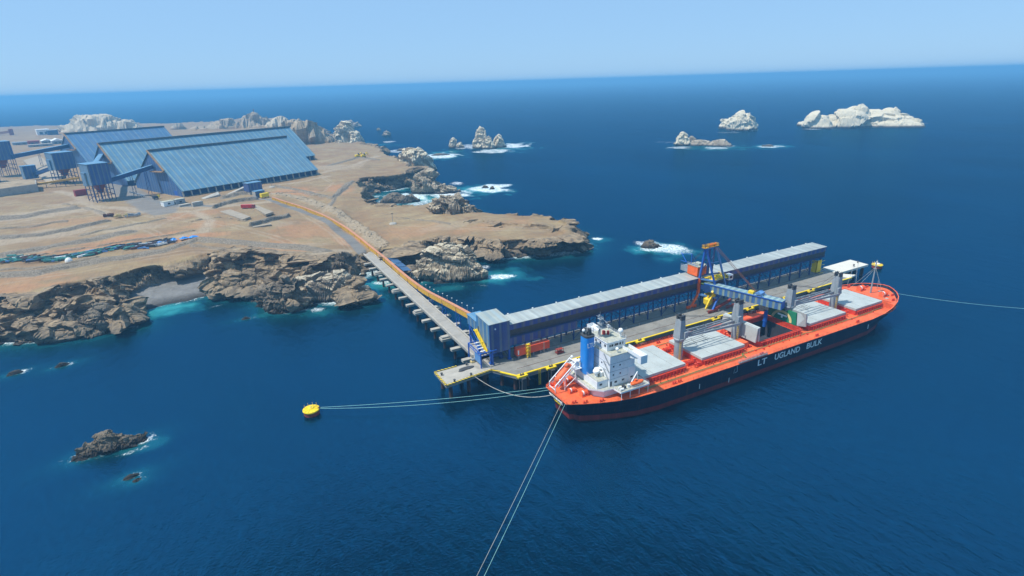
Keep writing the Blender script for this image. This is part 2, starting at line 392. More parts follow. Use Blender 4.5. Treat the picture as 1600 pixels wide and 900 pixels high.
COAST=[(-150,560),(-40,548),(0,538),(40,536),(75,531),(98,528),(108,522),(118,526),(150,522),(185,516),(213,510),(196,496),(180,487),(182,481),(222,485),(236,481),
(262,474),(300,468),(335,458),(337,466),(355,466),(378,462),(392,460),(415,474),(424,484),(440,488),(478,482),(486,473),(530,474),(570,472),(585,468),(572,456),(560,446),(566,436),(590,425),(612,414),
(632,418),(640,428),(644,414),(656,402),(690,397),(735,398),(752,404),(790,404),(830,402),(880,398),(905,394),(918,388),(916,378),(895,366),(862,357),(800,352),(762,348),(744,346),(736,332),(712,326),(670,330),(640,336),(600,337),
(592,334),(580,320),(576,308),(584,301),(604,299),(622,297),(642,293),(652,282),(640,272),(620,262),(606,252),(590,243),(560,238),(530,236),(512,235),(519,228),(517,214),(500,202),(450,196),(400,190),(330,200),(260,203),(215,200),(150,205),(60,206),(-80,212),(-500,230)]
coast=np.array([at(*p,0) for p in COAST]+[(-1500,2500),(-1500,200),(-400,330)])
def poly_sd(x,y,poly):
    """signed distance, positive inside"""
    d=np.full(x.shape,1e18); ins=np.zeros(x.shape,bool); n=len(poly)
    for i in range(n):
        ax,ay=poly[i];bx,by=poly[(i+1)%n]; ex,ey=bx-ax,by-ay
        t=np.clip(((x-ax)*ex+(y-ay)*ey)/(ex*ex+ey*ey+1e-9),0,1)
        d=np.minimum(d,(x-ax-t*ex)**2+(y-ay-t*ey)**2)
        if ay!=by:
            c=((ay>y)!=(by>y))&(x<(bx-ax)*(y-ay)/(by-ay)+ax); ins^=c
    d=np.sqrt(d); return np.where(ins,d,-d)
def line_dist(x,y,pts):
    d=np.full(x.shape,1e18)
    for (ax,ay),(bx,by) in zip(pts,pts[1:]):
        ex,ey=bx-ax,by-ay; t=np.clip(((x-ax)*ex+(y-ay)*ey)/(ex*ex+ey*ey+1e-9),0,1)
        d=np.minimum(d,(x-ax-t*ex)**2+(y-ay-t*ey)**2)
    return np.sqrt(d)
def gl(pts): return [atg(*p)[:2] for p in pts]
def build_terrain():
    S=np.linspace(-.47,.79,960); Yv=np.concatenate([np.linspace(285,425,400)[:-1],np.linspace(425,700,361)[:-1],np.exp(np.linspace(math.log(700),math.log(2900),301))])
    s,yy=np.meshgrid(S,Yv); x=(s*yy).ravel(); y=yy.ravel()
    sd=poly_sd(x,y,coast); keep=sd>-14
    H,K=ctrl(x,y)
    P=np.stack([x,y,np.zeros_like(x)],-1)
    n1=fbm(P,38,5,11); n2=fbm(P,11,4,21)
    n0=fbm(P,24,3,91); n4=ridged(P,19,3,95); dd=sd+n1*np.minimum(2+K*.25,10)+n0*np.minimum(2.5+K*.2,7)+n2*np.minimum(K*.08,3)+(n4-.2)*np.minimum(2+K*.12,5)
    t=dd/K
    prof=np.interp(t,[-.3,-.04,.05,.25,.50,.70,.80,.92,1.4],[-.5,-.12,.20,.34,.50,.60,.94,.985,1.])
    rock=sstep(-.4,0.,t)*(1-sstep(.86,1.06,t))
    z=H*prof
    # beach: lowers the cliff foot
    bx,by=at(283,468,1); dxb,dyb=x-bx,y-by; bd=np.sqrt((dxb/38)**2+(dyb/20)**2)
    bp=np.array([at(*p,1) for p in [(226,486),(196,466),(236,453),(300,440),(334,432),(338,470),(300,474),(262,480)]])
    bsd=poly_sd(x,y,bp); bm_=sstep(-3.,1.,bsd+n2*3.)
    zb=np.clip(dd*.13,-2,3.2); z=z*(1-bm_)+zb*bm_; rock=np.maximum(rock*(1-sstep(.5,.95,bm_)),3.6*bm_*(1-bm_)).clip(0,1)
    # smooth relief of the plateau
    z+=(1-rock)*sstep(.9,1.6,t)*(fbm(P,60,4,31)*1.2+fbm(P,16,4,33)*.7+fbm(P,5,3,32)*.25)
    road=np.zeros_like(x);grav=np.zeros_like(x);soil=np.zeros_like(x);pale=np.zeros_like(x)
    nn=fbm(P,7,4,41)
    def strip(pts,wd,arr,val=1.,soft=1.5,wob=1.2):
        d=line_dist(x,y,pts)+nn*wob; np.maximum(arr,val*(1-sstep(wd/2-soft*.5,wd/2+soft*.5,d)),out=arr); return d
    # asphalt road to the trestle (left of the conveyor) and yard roads
    rd=gl([(576,402),(560,388),(541,370),(520,352),(494,338),(465,328),(440,320),(418,311),(380,312),(330,322),(280,322),(235,312),(205,300),(190,290)])
    d=strip(rd,7.5,road,1.,1.5,.3)
    yard=gl([(255,330),(230,318),(205,303),(180,288),(176,276)]); strip(yard,24,road,.85,5,2)
    # pale track loops
    for pts,wd in [([(0,345),(60,338),(120,330),(150,322),(190,325),(240,330),(300,330),(360,322),(420,316)],9),([(90,298),(120,306),(135,318),(165,335)],9),([(300,330),(330,345),(320,362),(270,372)],8),
                   ([(300,303),(360,296),(420,284),(470,275),(500,271),(540,262),(590,243)],9),([(395,298),(440,288),(480,282),(515,274)],5),([(540,393),(510,394),(470,388)],8)]:
        strip(gl(pts),wd,pale,.9,5,2.5)
    # gravel banks (ridges)
    for pts,wd,hh in [([(0,432),(60,428),(120,415),(190,405),(250,395),(310,376),(380,380),(440,385),(500,392),(520,400)],11,1.2),
                      ([(0,342),(40,338),(80,330),(115,325)],14,1.5),([(0,373),(60,368),(110,358),(165,345)],9,1.3),([(0,400),(60,390),(130,378),(200,362)],12,1.3),
                      ([(335,326),(350,320),(375,315),(400,312)],5,2.2),([(392,354),(420,346),(452,338)],5,2.2),([(470,352),(500,348)],0.1,0),
                      ([(515,322),(532,300),(545,285),(520,310)],5,.5),([(430,290),(480,300),(520,310),(540,295),(550,284)],6,.8),([(350,310),(370,304),(395,302),(410,305)],10,2.0),([(515,258),(560,246),(590,250)],9,1.0)]:
        d=strip(gl(pts),wd,grav,1.,2.,2.5); z+=hh*1.35*(1-sstep(wd*.1,wd*.5,d))*(1-rock)*(1+.5*nn)
    for pts in [[(0,352),(70,346),(135,336),(200,332),(260,336)],[(20,440),(120,425),(210,408),(300,392),(360,392),(450,400),(520,408)],[(230,335),(300,345),(360,352),(430,372),(500,398),(545,404)],[(330,322),(300,330),(250,350),(150,372),(40,392)],[(500,274),(520,286),(505,300),(440,296)],[(560,262),(575,250),(520,248),(495,256)],[(620,352),(680,356),(760,358),(850,358)],[(450,318),(480,338),(520,365),(545,392)],[(60,318),(130,322),(200,345),(260,372)]]:
        for off in (-1.6,1.6):
            strip([(q[0]+off,q[1]+off*2) for q in gl(pts)],1.7,pale,.55,1.5,1.5)
    # orange soil patches
    for (cx,cy,rx,ry,v) in [(140,388,70,5,.9),(200,372,80,5,.8),(300,372,60,6,.8),(420,385,70,9,.6),(455,300,45,7,.9),(530,295,25,10,.7),(480,360,60,14,.6),(30,440,60,10,.5),(120,345,60,6,.35),(330,350,40,6,.6),(545,378,25,10,.8),(640,360,60,12,.45),(780,352,70,7,.4),(300,335,50,6,.5),(0,455,80,9,.7),(430,398,50,5,.9)]:
        gx,gy,gz=atg(cx,cy); dp=depth_of(gx,gy,gz); a,b=rx*dp/F_PX,(atg(cx,cy-ry)[1]-gy)
        e=np.sqrt(((x-gx)/a)**2+((y-gy)/b)**2)+nn*.5+n1*.3; soil=np.maximum(soil,v*(1-sstep(.5,1.1,e)))
    for (cx,cy,rx,ry,v) in [(50,335,90,7,.9),(60,368,100,9,.8),(200,355,70,6,.7),(320,322,60,5,.6),(150,312,60,5,.8),(520,262,50,5,.7),(430,350,40,6,.4),(700,352,70,5,.4),(30,395,60,5,.6),(240,235,0.1,.1,0),(470,384,50,4,.5)]:
        gx,gy,gz=atg(cx,cy); dp=depth_of(gx,gy,gz); a,b=rx*dp/F_PX,max(1,(atg(cx,cy-ry)[1]-gy))
        e=np.sqrt(((x-gx)/a)**2+((y-gy)/b)**2)+nn*.5+n1*.3; pale=np.maximum(pale,v*(1-sstep(.5,1.1,e)))
    # boulder riprap between conveyor and the point
    rp=gl([(430,303),(470,310),(510,326),(550,350),(575,366),(594,384)]); d=line_dist(x,y,rp)
    rip=(1-sstep(3.5,7.5,d+nn*2.5)); rp2=gl([(420,396),(470,398),(520,400),(545,404)]); rip=np.maximum(rip,(1-sstep(3,7,line_dist(x,y,rp2)+nn*2)))
    for pts,wd,hh in [([(0,358),(50,354),(100,345)],5,1.2),([(130,367),(200,352),(255,341)],5,1.),([(60,400),(150,386),(230,372),(300,362)],4,1.),([(300,385),(380,392),(470,402),(540,410)],5,.9),([(100,318),(150,328),(168,338)],4,.8),([(440,300),(470,300),(500,306)],4,.8),([(620,340),(660,344),(700,350)],3,.6),([(0,424),(80,418),(150,404)],4,.9),([(300,346),(350,340),(384,346)],3,1.2)]:
        d=strip(gl(pts),wd,grav,.75,1.5,3.); z+=hh*(1-sstep(wd*.1,wd*.5,d))*(1-rock)*(1+.6*nn)
    rim=(1-sstep(4,11,line_dist(x,y,gl([(742,347),(770,350),(800,352),(850,354),(893,362),(903,370),(880,378)]))+nn*3)); rock=np.maximum(rock,.4*rim*sstep(.5,.9,t)); z+=rim*.8*sstep(.5,.9,t)
    z+=rip*1.3
    # hills: big white mound behind the sheds, headland with beacon
    def hill(px,pyb,hw,pyt,asp,p,pb=None,sx=0):
        bx,by=at(px,pyb,12); dp=depth_of(bx,by,12); rx=hw*dp/F_PX; ry=rx*asp; cy=by+ry*.6; top=height_at(px+sx,pyt,bx,cy)
        e=np.sqrt(((x-bx)/rx)**2+((y-cy)/ry)**2)+fbm(P,rx*.5,4,71)*.22
        return np.maximum(0,1-np.clip(e,0,1)**p)*max(4,top)
    hh=np.zeros_like(x); wh=np.zeros_like(x)
    for a in [(155,214,62,178,.8,2.0,None,0),(190,212,40,187,.8,2.0,None,0),(402,206,40,176,.6,1.7,None,0),(360,208,64,188,.6,1.8,None,0),(440,206,28,182,.6,2.2,None,0),(487,231,38,189,.45,3.,None,0),(462,216,32,187,.5,2.6,None,0),(280,209,24,194,.5,1.8,None,0),(320,211,66,198,.6,2.2,None,0)]:
        q=hill(*a); hh=np.maximum(hh,q)
        wh=np.maximum(wh,(1. if a[0] in (155,190,280,440) else .38)*sstep(.15,.4,q/q.max()))
    hb=sstep(0,8,hh-z); z=np.where(hh>.3,np.maximum(z,hh),z); rock=np.maximum(rock,hb*.8)
    P[:,2]=z
    Rn,Cn=len(Yv),960; G=P.reshape(Rn,Cn,3)
    # rock relief, along the surface normal
    gu=np.gradient(G,axis=1);gv=np.gradient(G,axis=0); N=np.cross(gu,gv); N/=np.linalg.norm(N,axis=-1,keepdims=True)+1e-9; N=N.reshape(-1,3)
    rock=rock*sstep(-.10,.03,t)
    act=keep&((rock>.02)|(rip>.02)); Q=P[act]; D=np.zeros(len(Q))
    for lo,hi,k in ((0,620,1.),(620,9999,1.5)):
        m_=(Q[:,1]>=lo)&(Q[:,1]<hi); q=Q[m_]
        D[m_]=facet(q,24*k,5,(.8,1.,1.3),1.9,.02)*5.6*k+facet(q,9*k,15,(.6,1.,1.9),1.9,.05)*2.1*k+facet(q,3.2*k,25,(.5,1.,2.4),1.6,.10)*.5*k
        D[m_]+=ridged((q@DIP)*np.array([.55,1,1.8]),13*k,5,55)*1.3*k
    D=D*rock[act]+ (facet(Q,2.6,35)*1.1)*rip[act]*(1-rock[act])
    Nn=N[act]; Nn=Nn*np.array([1.3,1.3,.8]); Nn[:,1]-=.35*rock[act]; P[act]+=Nn*D[:,None]; lid=H+1.0+nn*.9+8*hb; P[:,2]=np.where(act&(hb<.02)&(P[:,2]>lid),lid+(P[:,2]-lid)*.15,P[:,2])
    F=grid_faces(Rn,Cn); F=F[keep[F].all(1)]
    used=np.unique(F); mp=np.full(len(P),-1); mp[used]=np.arange(len(used))
    o=np_mesh('terrain',P[used],mp[F],terrain_material()); 
    for nme,a in (('rock',rock),('road',road),('gravel',grav),('soil',soil),('pale',pale),('rip',rip),('white',wh),('beach',sstep(.8,.98,bm_))): attr(o,nme,a[used])
    tag(o,kind='structure'); return o
def terrain_material():
    m,nt,n,b=newmat('terrain'); g=geo_pos(nt); P=g.outputs['Position']; nz=sep(nt,g.outputs['Normal'])[2]; pz=sep(nt,P)[2]
    f=noise(nt,P,.035,8,.65,.6); f2=noise(nt,P,.22,7,.7,.4); f3=noise(nt,P,1.1,6,.72); fs=noise(nt,mapping(nt,P,(.02,.14,.1),(0,0,.35)),1.,7,.65,.8)
    sand=ramp(nt,f,[(.25,(.20,.113,.048)),(.42,(.27,.168,.078)),(.58,(.31,.222,.108)),(.75,(.36,.28,.148))])
    sand=mixc(nt,math_(nt,'MULTIPLY',ramp(nt,fs,[(.42,(0,0,0)),(.66,(1,1,1))]),.65),sand,(.21,.14,.075))
    sand=mixc(nt,math_(nt,'MULTIPLY',ramp(nt,f2,[(.5,(0,0,0)),(.7,(1,1,1))]),.35),sand,(.20,.14,.095))
    sand=mixc(nt,math_(nt,'MULTIPLY',read_attr(nt,'soil'),.8),sand,ramp(nt,f2,[(.3,(.34,.145,.06)),(.7,(.50,.25,.11))]))
    sand=mixc(nt,math_(nt,'MULTIPLY',read_attr(nt,'pale'),.75),sand,ramp(nt,f2,[(.3,(.31,.24,.16)),(.7,(.45,.37,.26))]))
    grav=ramp(nt,f3,[(.3,(.085,.068,.048)),(.5,(.19,.155,.11)),(.7,(.36,.30,.22))])
    vor=nt.nodes.new('ShaderNodeTexVoronoi'); vor.inputs['Scale'].default_value=.55; L(nt,P,vor.inputs['Vector'])
    st=ramp(nt,vor.outputs['Distance'],[(.10,(1,1,1)),(.2,(0,0,0))]); f5=noise(nt,P,.02,3,.5)
    sand=mixc(nt,math_(nt,'MULTIPLY',st,math_(nt,'MULTIPLY',ramp(nt,f5,[(.42,(0,0,0)),(.62,(1,1,1))]),.7)),sand,(.13,.10,.07))
    fl=noise(nt,mapping(nt,P,(.5,.06,.1),(0,0,.5)),1.,6,.75,1.4); sand=mixc(nt,math_(nt,'MULTIPLY',ramp(nt,fl,[(.5,(0,0,0)),(.62,(1,1,1))]),.4),sand,(.16,.11,.065))
    c=mixc(nt,read_attr(nt,'gravel'),sand,grav)
    c=mixc(nt,read_attr(nt,'road'),c,ramp(nt,fs,[(.3,(.13,.125,.115)),(.7,(.22,.205,.18))]))
    ripc=ramp(nt,f3,[(.3,(.20,.145,.085)),(.6,(.40,.31,.20))])
    c=mixc(nt,read_attr(nt,'rip'),c,ripc)
    c=mixc(nt,read_attr(nt,'beach'),c,ramp(nt,f2,[(.3,(.13,.125,.115)),(.7,(.22,.215,.20))]))
    # rock
    r2=noise(nt,mapping(nt,P,(.25,.25,1.2),(.55,.3,0)),.5,7,.7,1.2)
    rk=ramp(nt,f2,[(.26,(.13,.088,.048)),(.46,(.28,.195,.108)),(.72,(.44,.335,.20))])
    rk=mixc(nt,math_(nt,'MULTIPLY',ramp(nt,r2,[(.45,(0,0,0)),(.62,(1,1,1))]),.7),rk,(.072,.058,.045))
    rk=mixc(nt,math_(nt,'MULTIPLY',ramp(nt,f3,[(.5,(0,0,0)),(.68,(1,1,1))]),.5),rk,(.06,.05,.04))
    # greyer, darker rock low down; wet band at the sea
    lo=ramp(nt,math_(nt,'DIVIDE',math_(nt,'ADD',pz,math_(nt,'MULTIPLY_ADD',f2,8.,-4.)),12.),[(.2,(1,1,1)),(.8,(0,0,0))])
    rk=mixc(nt,math_(nt,'MULTIPLY',lo,.6),rk,ramp(nt,f3,[(.3,(.075,.064,.048)),(.7,(.24,.20,.145))]))
    w_=ramp(nt,f3,[(.3,(.42,.33,.21)),(.6,(.64,.55,.39))])
    rk=mixc(nt,math_(nt,'MULTIPLY',read_attr(nt,'white'),.85),rk,w_)
    rf=math_(nt,'ADD',read_attr(nt,'rock'),math_(nt,'MULTIPLY_ADD',f2,.5,-.25)); rf=ramp(nt,rf,[(.25,(0,0,0)),(.5,(1,1,1))])
    c=mixc(nt,rf,c,rk)
    wt=ramp(nt,math_(nt,'ADD',math_(nt,'DIVIDE',pz,4.),math_(nt,'MULTIPLY_ADD',f3,.5,-.25)),[(.05,(1,1,1)),(.42,(0,0,0))])
    c=mixc(nt,wt,c,(.028,.024,.019))
    L(nt,c,b.inputs['Base Color']); b.inputs['Roughness'].default_value=.93
    hb=math_(nt,'ADD',math_(nt,'MULTIPLY',f2,.7),math_(nt,'MULTIPLY',f3,.6)); bump(nt,b,hb,.8,.7)
    return m
build_terrain()
# ------------------------------------------------------------------ SEA ROCKS
RM_DARK=rock_material('rock_dark',(.23,.18,.12),white=0.); RM_MID=rock_material('rock_mid',(.34,.27,.18),white=.1)
RM_PALE=rock_material('rock_pale',(.50,.41,.28),(.20,.155,.11),white=.55,wet=3.); RM_WHITE=rock_material('rock_white',(.50,.42,.30),(.26,.2,.14),white=1.5,wet=4.)
ROCKS=[]
def sea_rock(label,peaks,mat,n=110,rough=1.,z0=0.,group=None,seed=0):
    """peaks: (px centre, py waterline, half width px, py top, depth ratio, sharpness)"""
    pk=[]
    for (px,pb,hw,pt,asp,sh) in peaks:
        bx,by=at(px,pb,z0); dp=depth_of(bx,by,z0); rx=hw*dp/F_PX; ry=max(rx*asp,1.); 
        l=math.hypot(bx,by); ux,uy=bx/l,by/l; cx,cy=bx+ux*ry*.8,by+uy*ry*.8
        top=max(.6,height_at(px,pt,cx-ux*ry*.15,cy-uy*ry*.15)); pk.append((cx,cy,rx,ry,top,sh,ux,uy))
    X0=min(p[0]-max(p[2],p[3])*1.5 for p in pk);X1=max(p[0]+max(p[2],p[3])*1.5 for p in pk)
    Y0=min(p[1]-max(p[2],p[3])*1.5 for p in pk);Y1=max(p[1]+max(p[2],p[3])*1.5 for p in pk)
    nx=n;ny=max(20,int(n*(Y1-Y0)/(X1-X0))); ny=min(ny,220)
    gx,gy=np.meshgrid(np.linspace(X0,X1,nx),np.linspace(Y0,Y1,ny)); x=gx.ravel();y=gy.ravel()
    size=max(p[2] for p in pk); P=np.stack([x,y,x*0+seed*13.],-1); wn=fbm(P,size*.8,5,seed+3)*1.5
    z=np.full(x.shape,-9.)
    for (cx,cy,rx,ry,top,sh,ux,uy) in pk:
        dx,dy=x-cx,y-cy; a=dx*uy-dy*ux; b=dx*ux+dy*uy
        e=np.sqrt((a/rx)**2+(b/ry)**2)+wn*.22
        zz=np.where(e<1,top*1.08*(1-np.clip(e,0,1)**(sh*1.15)),-(e-1)*rx*.9); z=np.maximum(z,zz)
    P=np.stack([x,y,z],-1); G=P.reshape(ny,nx,3)
    gu=np.gradient(G,axis=1);gv=np.gradient(G,axis=0);N=np.cross(gu,gv);N/=np.linalg.norm(N,axis=-1,keepdims=True)+1e-9;N=N.reshape(-1,3)
    tm=min(max(p[4] for p in pk),size*1.5); s=max(size*.42,1.4); P2=P+seed*31.7
    D=facet(P2,s*1.5,seed,(.8,1,1.4),2.,.02)*tm*.17+facet(P2,s*.6,seed+9,(.6,1,2.),1.9,.04)*tm*.06+facet(P2,s*.22,seed+19,(.55,1,2.2),1.6,.10)*tm*.02
    D+=ridged((P2@DIP)*np.array([.6,1,1.7]),s*1.3,5,seed+40)*tm*.06
    P=P+N*(D*rough*np.clip((z+tm*.3)/(tm*.4),.3,1))[:,None]*np.array([1,1,.8])
    kp=z>-min(3,size*.4); F=grid_faces(ny,nx); F=F[kp[F].any(1)]; us=np.unique(F); mp=np.full(len(P),-1); mp[us]=np.arange(len(us))
    c=np.array([pk[0][0],pk[0][1],0.]); V=P[us]-c
    o=np_mesh('sea_rock',V,mp[F],mat); o.location=c
    tag(o,label,'rock',group)
    for p in pk: ROCKS.append(p)
    return o
sea_rock('low dark rock with a white patch on top, alone near the bottom left',[(150,712,30,690,.5,2.),(172,706,26,677,.55,2.),(203,698,24,680,.5,2.2),(132,716,16,704,.5,1.8)],RM_DARK,150,seed=1)
g_='tiny rocks just breaking the surface'
sea_rock('small rock barely awash, right one of the pair offshore of the left cliffs',[(97,573,10,567,.5,1.5)],RM_DARK,40,seed=2,group=g_)
sea_rock('small rock barely awash at the left edge of the picture',[(24,585,11,579,.5,1.5)],RM_DARK,40,seed=3,group=g_)
sea_rock('nearly submerged rock just below the low dark rock with the white patch',[(205,748,11,742,.5,1.5),(215,752,7,748,.5,1.5)],RM_DARK,40,seed=4,group=g_)
sea_rock('tiny dark rock off the cliffs below the gravel beach',[(385,499,7,495,.5,1.5)],RM_DARK,36,seed=5,group=g_)
sea_rock('big layered rock stack between the trestle and the headland',[(697,440,47,388,.62,3.6),(742,437,18,414,.6,2.),(722,440,26,400,.5,2.4)],rock_material('rock_stack',(.36,.285,.19),white=.32),190,.65,seed=6)
sea_rock('craggy block of rock standing on the back edge of the headland',[(704,345,34,309,.5,3.6),(728,343,15,322,.5,2.2),(682,343,16,326,.5,2)],RM_MID,130,.9,seed=7,z0=5)
sea_rock('long low ridge of rock along the back of the headland, left of the craggy block',[(640,336,32,326,.3,2.),(656,334,14,322,.5,2),(612,337,20,330,.4,2)],RM_MID,110,.9,seed=8,z0=4)
sea_rock('dark flat rock in a patch of white foam north of the conveyor gallery',[(1015,388,14,377,.5,2.2),(1027,386,8,381,.5,2)],RM_DARK,60,seed=9)
sea_rock('jagged dark rock surrounded by foam inside the cove',[(616,317,20,302,.5,1.7),(640,317,17,304,.5,1.8)],RM_DARK,90,seed=10)
sea_rock('small dark boulder at the foot of the dark cliff in the cove',[(597,327,9,319,.7,2.)],RM_DARK,40,seed=11)
sea_rock('tapering rock on the right side of the cove mouth with a low tail',[(668,303,26,271,.6,2.),(695,302,22,290,.5,1.8),(657,303,14,287,.5,2)],RM_MID,110,seed=12)
sea_rock('tall pale craggy stack beyond the cove',[(645,271,24,235,.7,2.8),(664,270,17,244,.7,2.6),(636,273,16,256,.6,2.)],RM_PALE,110,.6,seed=13)
sea_rock('small dark rock in the white surf, right of the tapering rock',[(758,294,5,290,.6,2),(769,296,4,291,.6,2)],RM_DARK,36,seed=14,group=g_)
sea_rock('leaning pale rock tower off the tip of the far headland',[(543,230,20,194,.7,2.2),(556,230,12,208,.7,2.)],RM_PALE,100,.6,seed=15)
sea_rock('low dark rock tail at the foot of the leaning pale rock tower',[(574,230,12,224,.5,1.6)],RM_DARK,40,seed=16)
sea_rock('distant grey cone of rock behind the leaning tower',[(549,198,10,188,.6,1.4),(556,198,9,192,.6,1.4)],RM_MID,44,seed=17)
sea_rock('tiny distant rock, left of the two beyond the cove',[(592,204,4,200,.7,1.6)],RM_MID,26,seed=18,group=g_)
sea_rock('tiny distant brown rock, right of the two beyond the cove',[(604,212,7,204,.7,1.5)],RM_MID,30,seed=19,group=g_)
sea_rock('short pale rock left of the tall pointed stack',[(709,231,7,216,.8,1.8),(719,231,7,222,.7,1.8)],RM_PALE,46,.6,seed=20)
sea_rock('tall pointed pale stack in the middle distance',[(753,232,13,201,.8,2.0),(764,233,10,214,.8,1.8)],RM_PALE,70,.6,seed=21)
sea_rock('pointed rock just right of the tall pale stack',[(780,231,10,211,.8,1.7)],RM_PALE,46,.6,seed=22)
sea_rock('rounded white guano covered islet',[(1160,204,23,178,.8,2.6),(1140,201,17,185,.8,2.)],RM_WHITE,80,.7,seed=23)
sea_rock('rounded white knob of rock at the left end of the low brown islet',[(1066,228,12,208,.7,2.2)],RM_WHITE,60,.8,seed=24)
sea_rock('low brown middle of the islet right of the white knob',[(1090,228,22,219,.5,1.8),(1080,227,12,214,.5,1.6)],RM_MID,80,.8,seed=34)
sea_rock('flat brown slab of rock at the right end of the low islet',[(1125,229,23,219,.5,1.8)],RM_MID,60,.8,seed=25)
sea_rock('reef rock awash in a streak of foam right of the low islet',[(1200,229,9,226,.6,1.8)],RM_DARK,30,seed=26,group=g_)
sea_rock('largest white guano covered island on the right',[(1280,201,19,180,.7,2.6),(1345,199,82,184,.36,4.),(1318,200,34,175,.5,2.2),(1332,199,26,168,.6,1.7),(1356,198,50,176,.5,2.6),(1386,197,22,170,.6,1.8),(1400,196,34,178,.5,2)],RM_WHITE,210,1.,seed=27)
sea_rock('dark reef rocks in the foam streak left of the pointed stack',[(688,243,16,240,.4,1.8)],RM_DARK,40,seed=28,group=g_)
sea_rock('low reef rock near the shoreline of the far plateau',[(627,236,7,232,.5,1.8)],RM_DARK,30,seed=29,group=g_)
# rock mass with pale crest in front of the cliffs, left of the trestle
sea_rock('rock mass with a pale crest in front of the cliff, left of the trestle',[(515,470,52,433,.45,3.2),(562,470,26,448,.5,2.4),(480,470,26,436,.6,2.4)],rock_material('rock_crest',(.24,.19,.135),white=.22),190,.9,seed=30)
sea_rock('dark angular rock mass at the water, in front of the pale crested rock',[(452,486,36,440,.6,1.9),(420,478,18,455,.6,1.8)],RM_DARK,150,1.,seed=31)
sea_rock('pyramid shaped rock pushing into the bay left of the beach',[(160,521,44,480,.55,1.5),(120,524,30,492,.6,1.6)],RM_DARK,150,1.,seed=32)
sea_rock('round dark outcrop beside the landward end of the trestle',[(540,438,24,402,.6,2.4)],RM_DARK,100,1.,seed=33,z0=4)
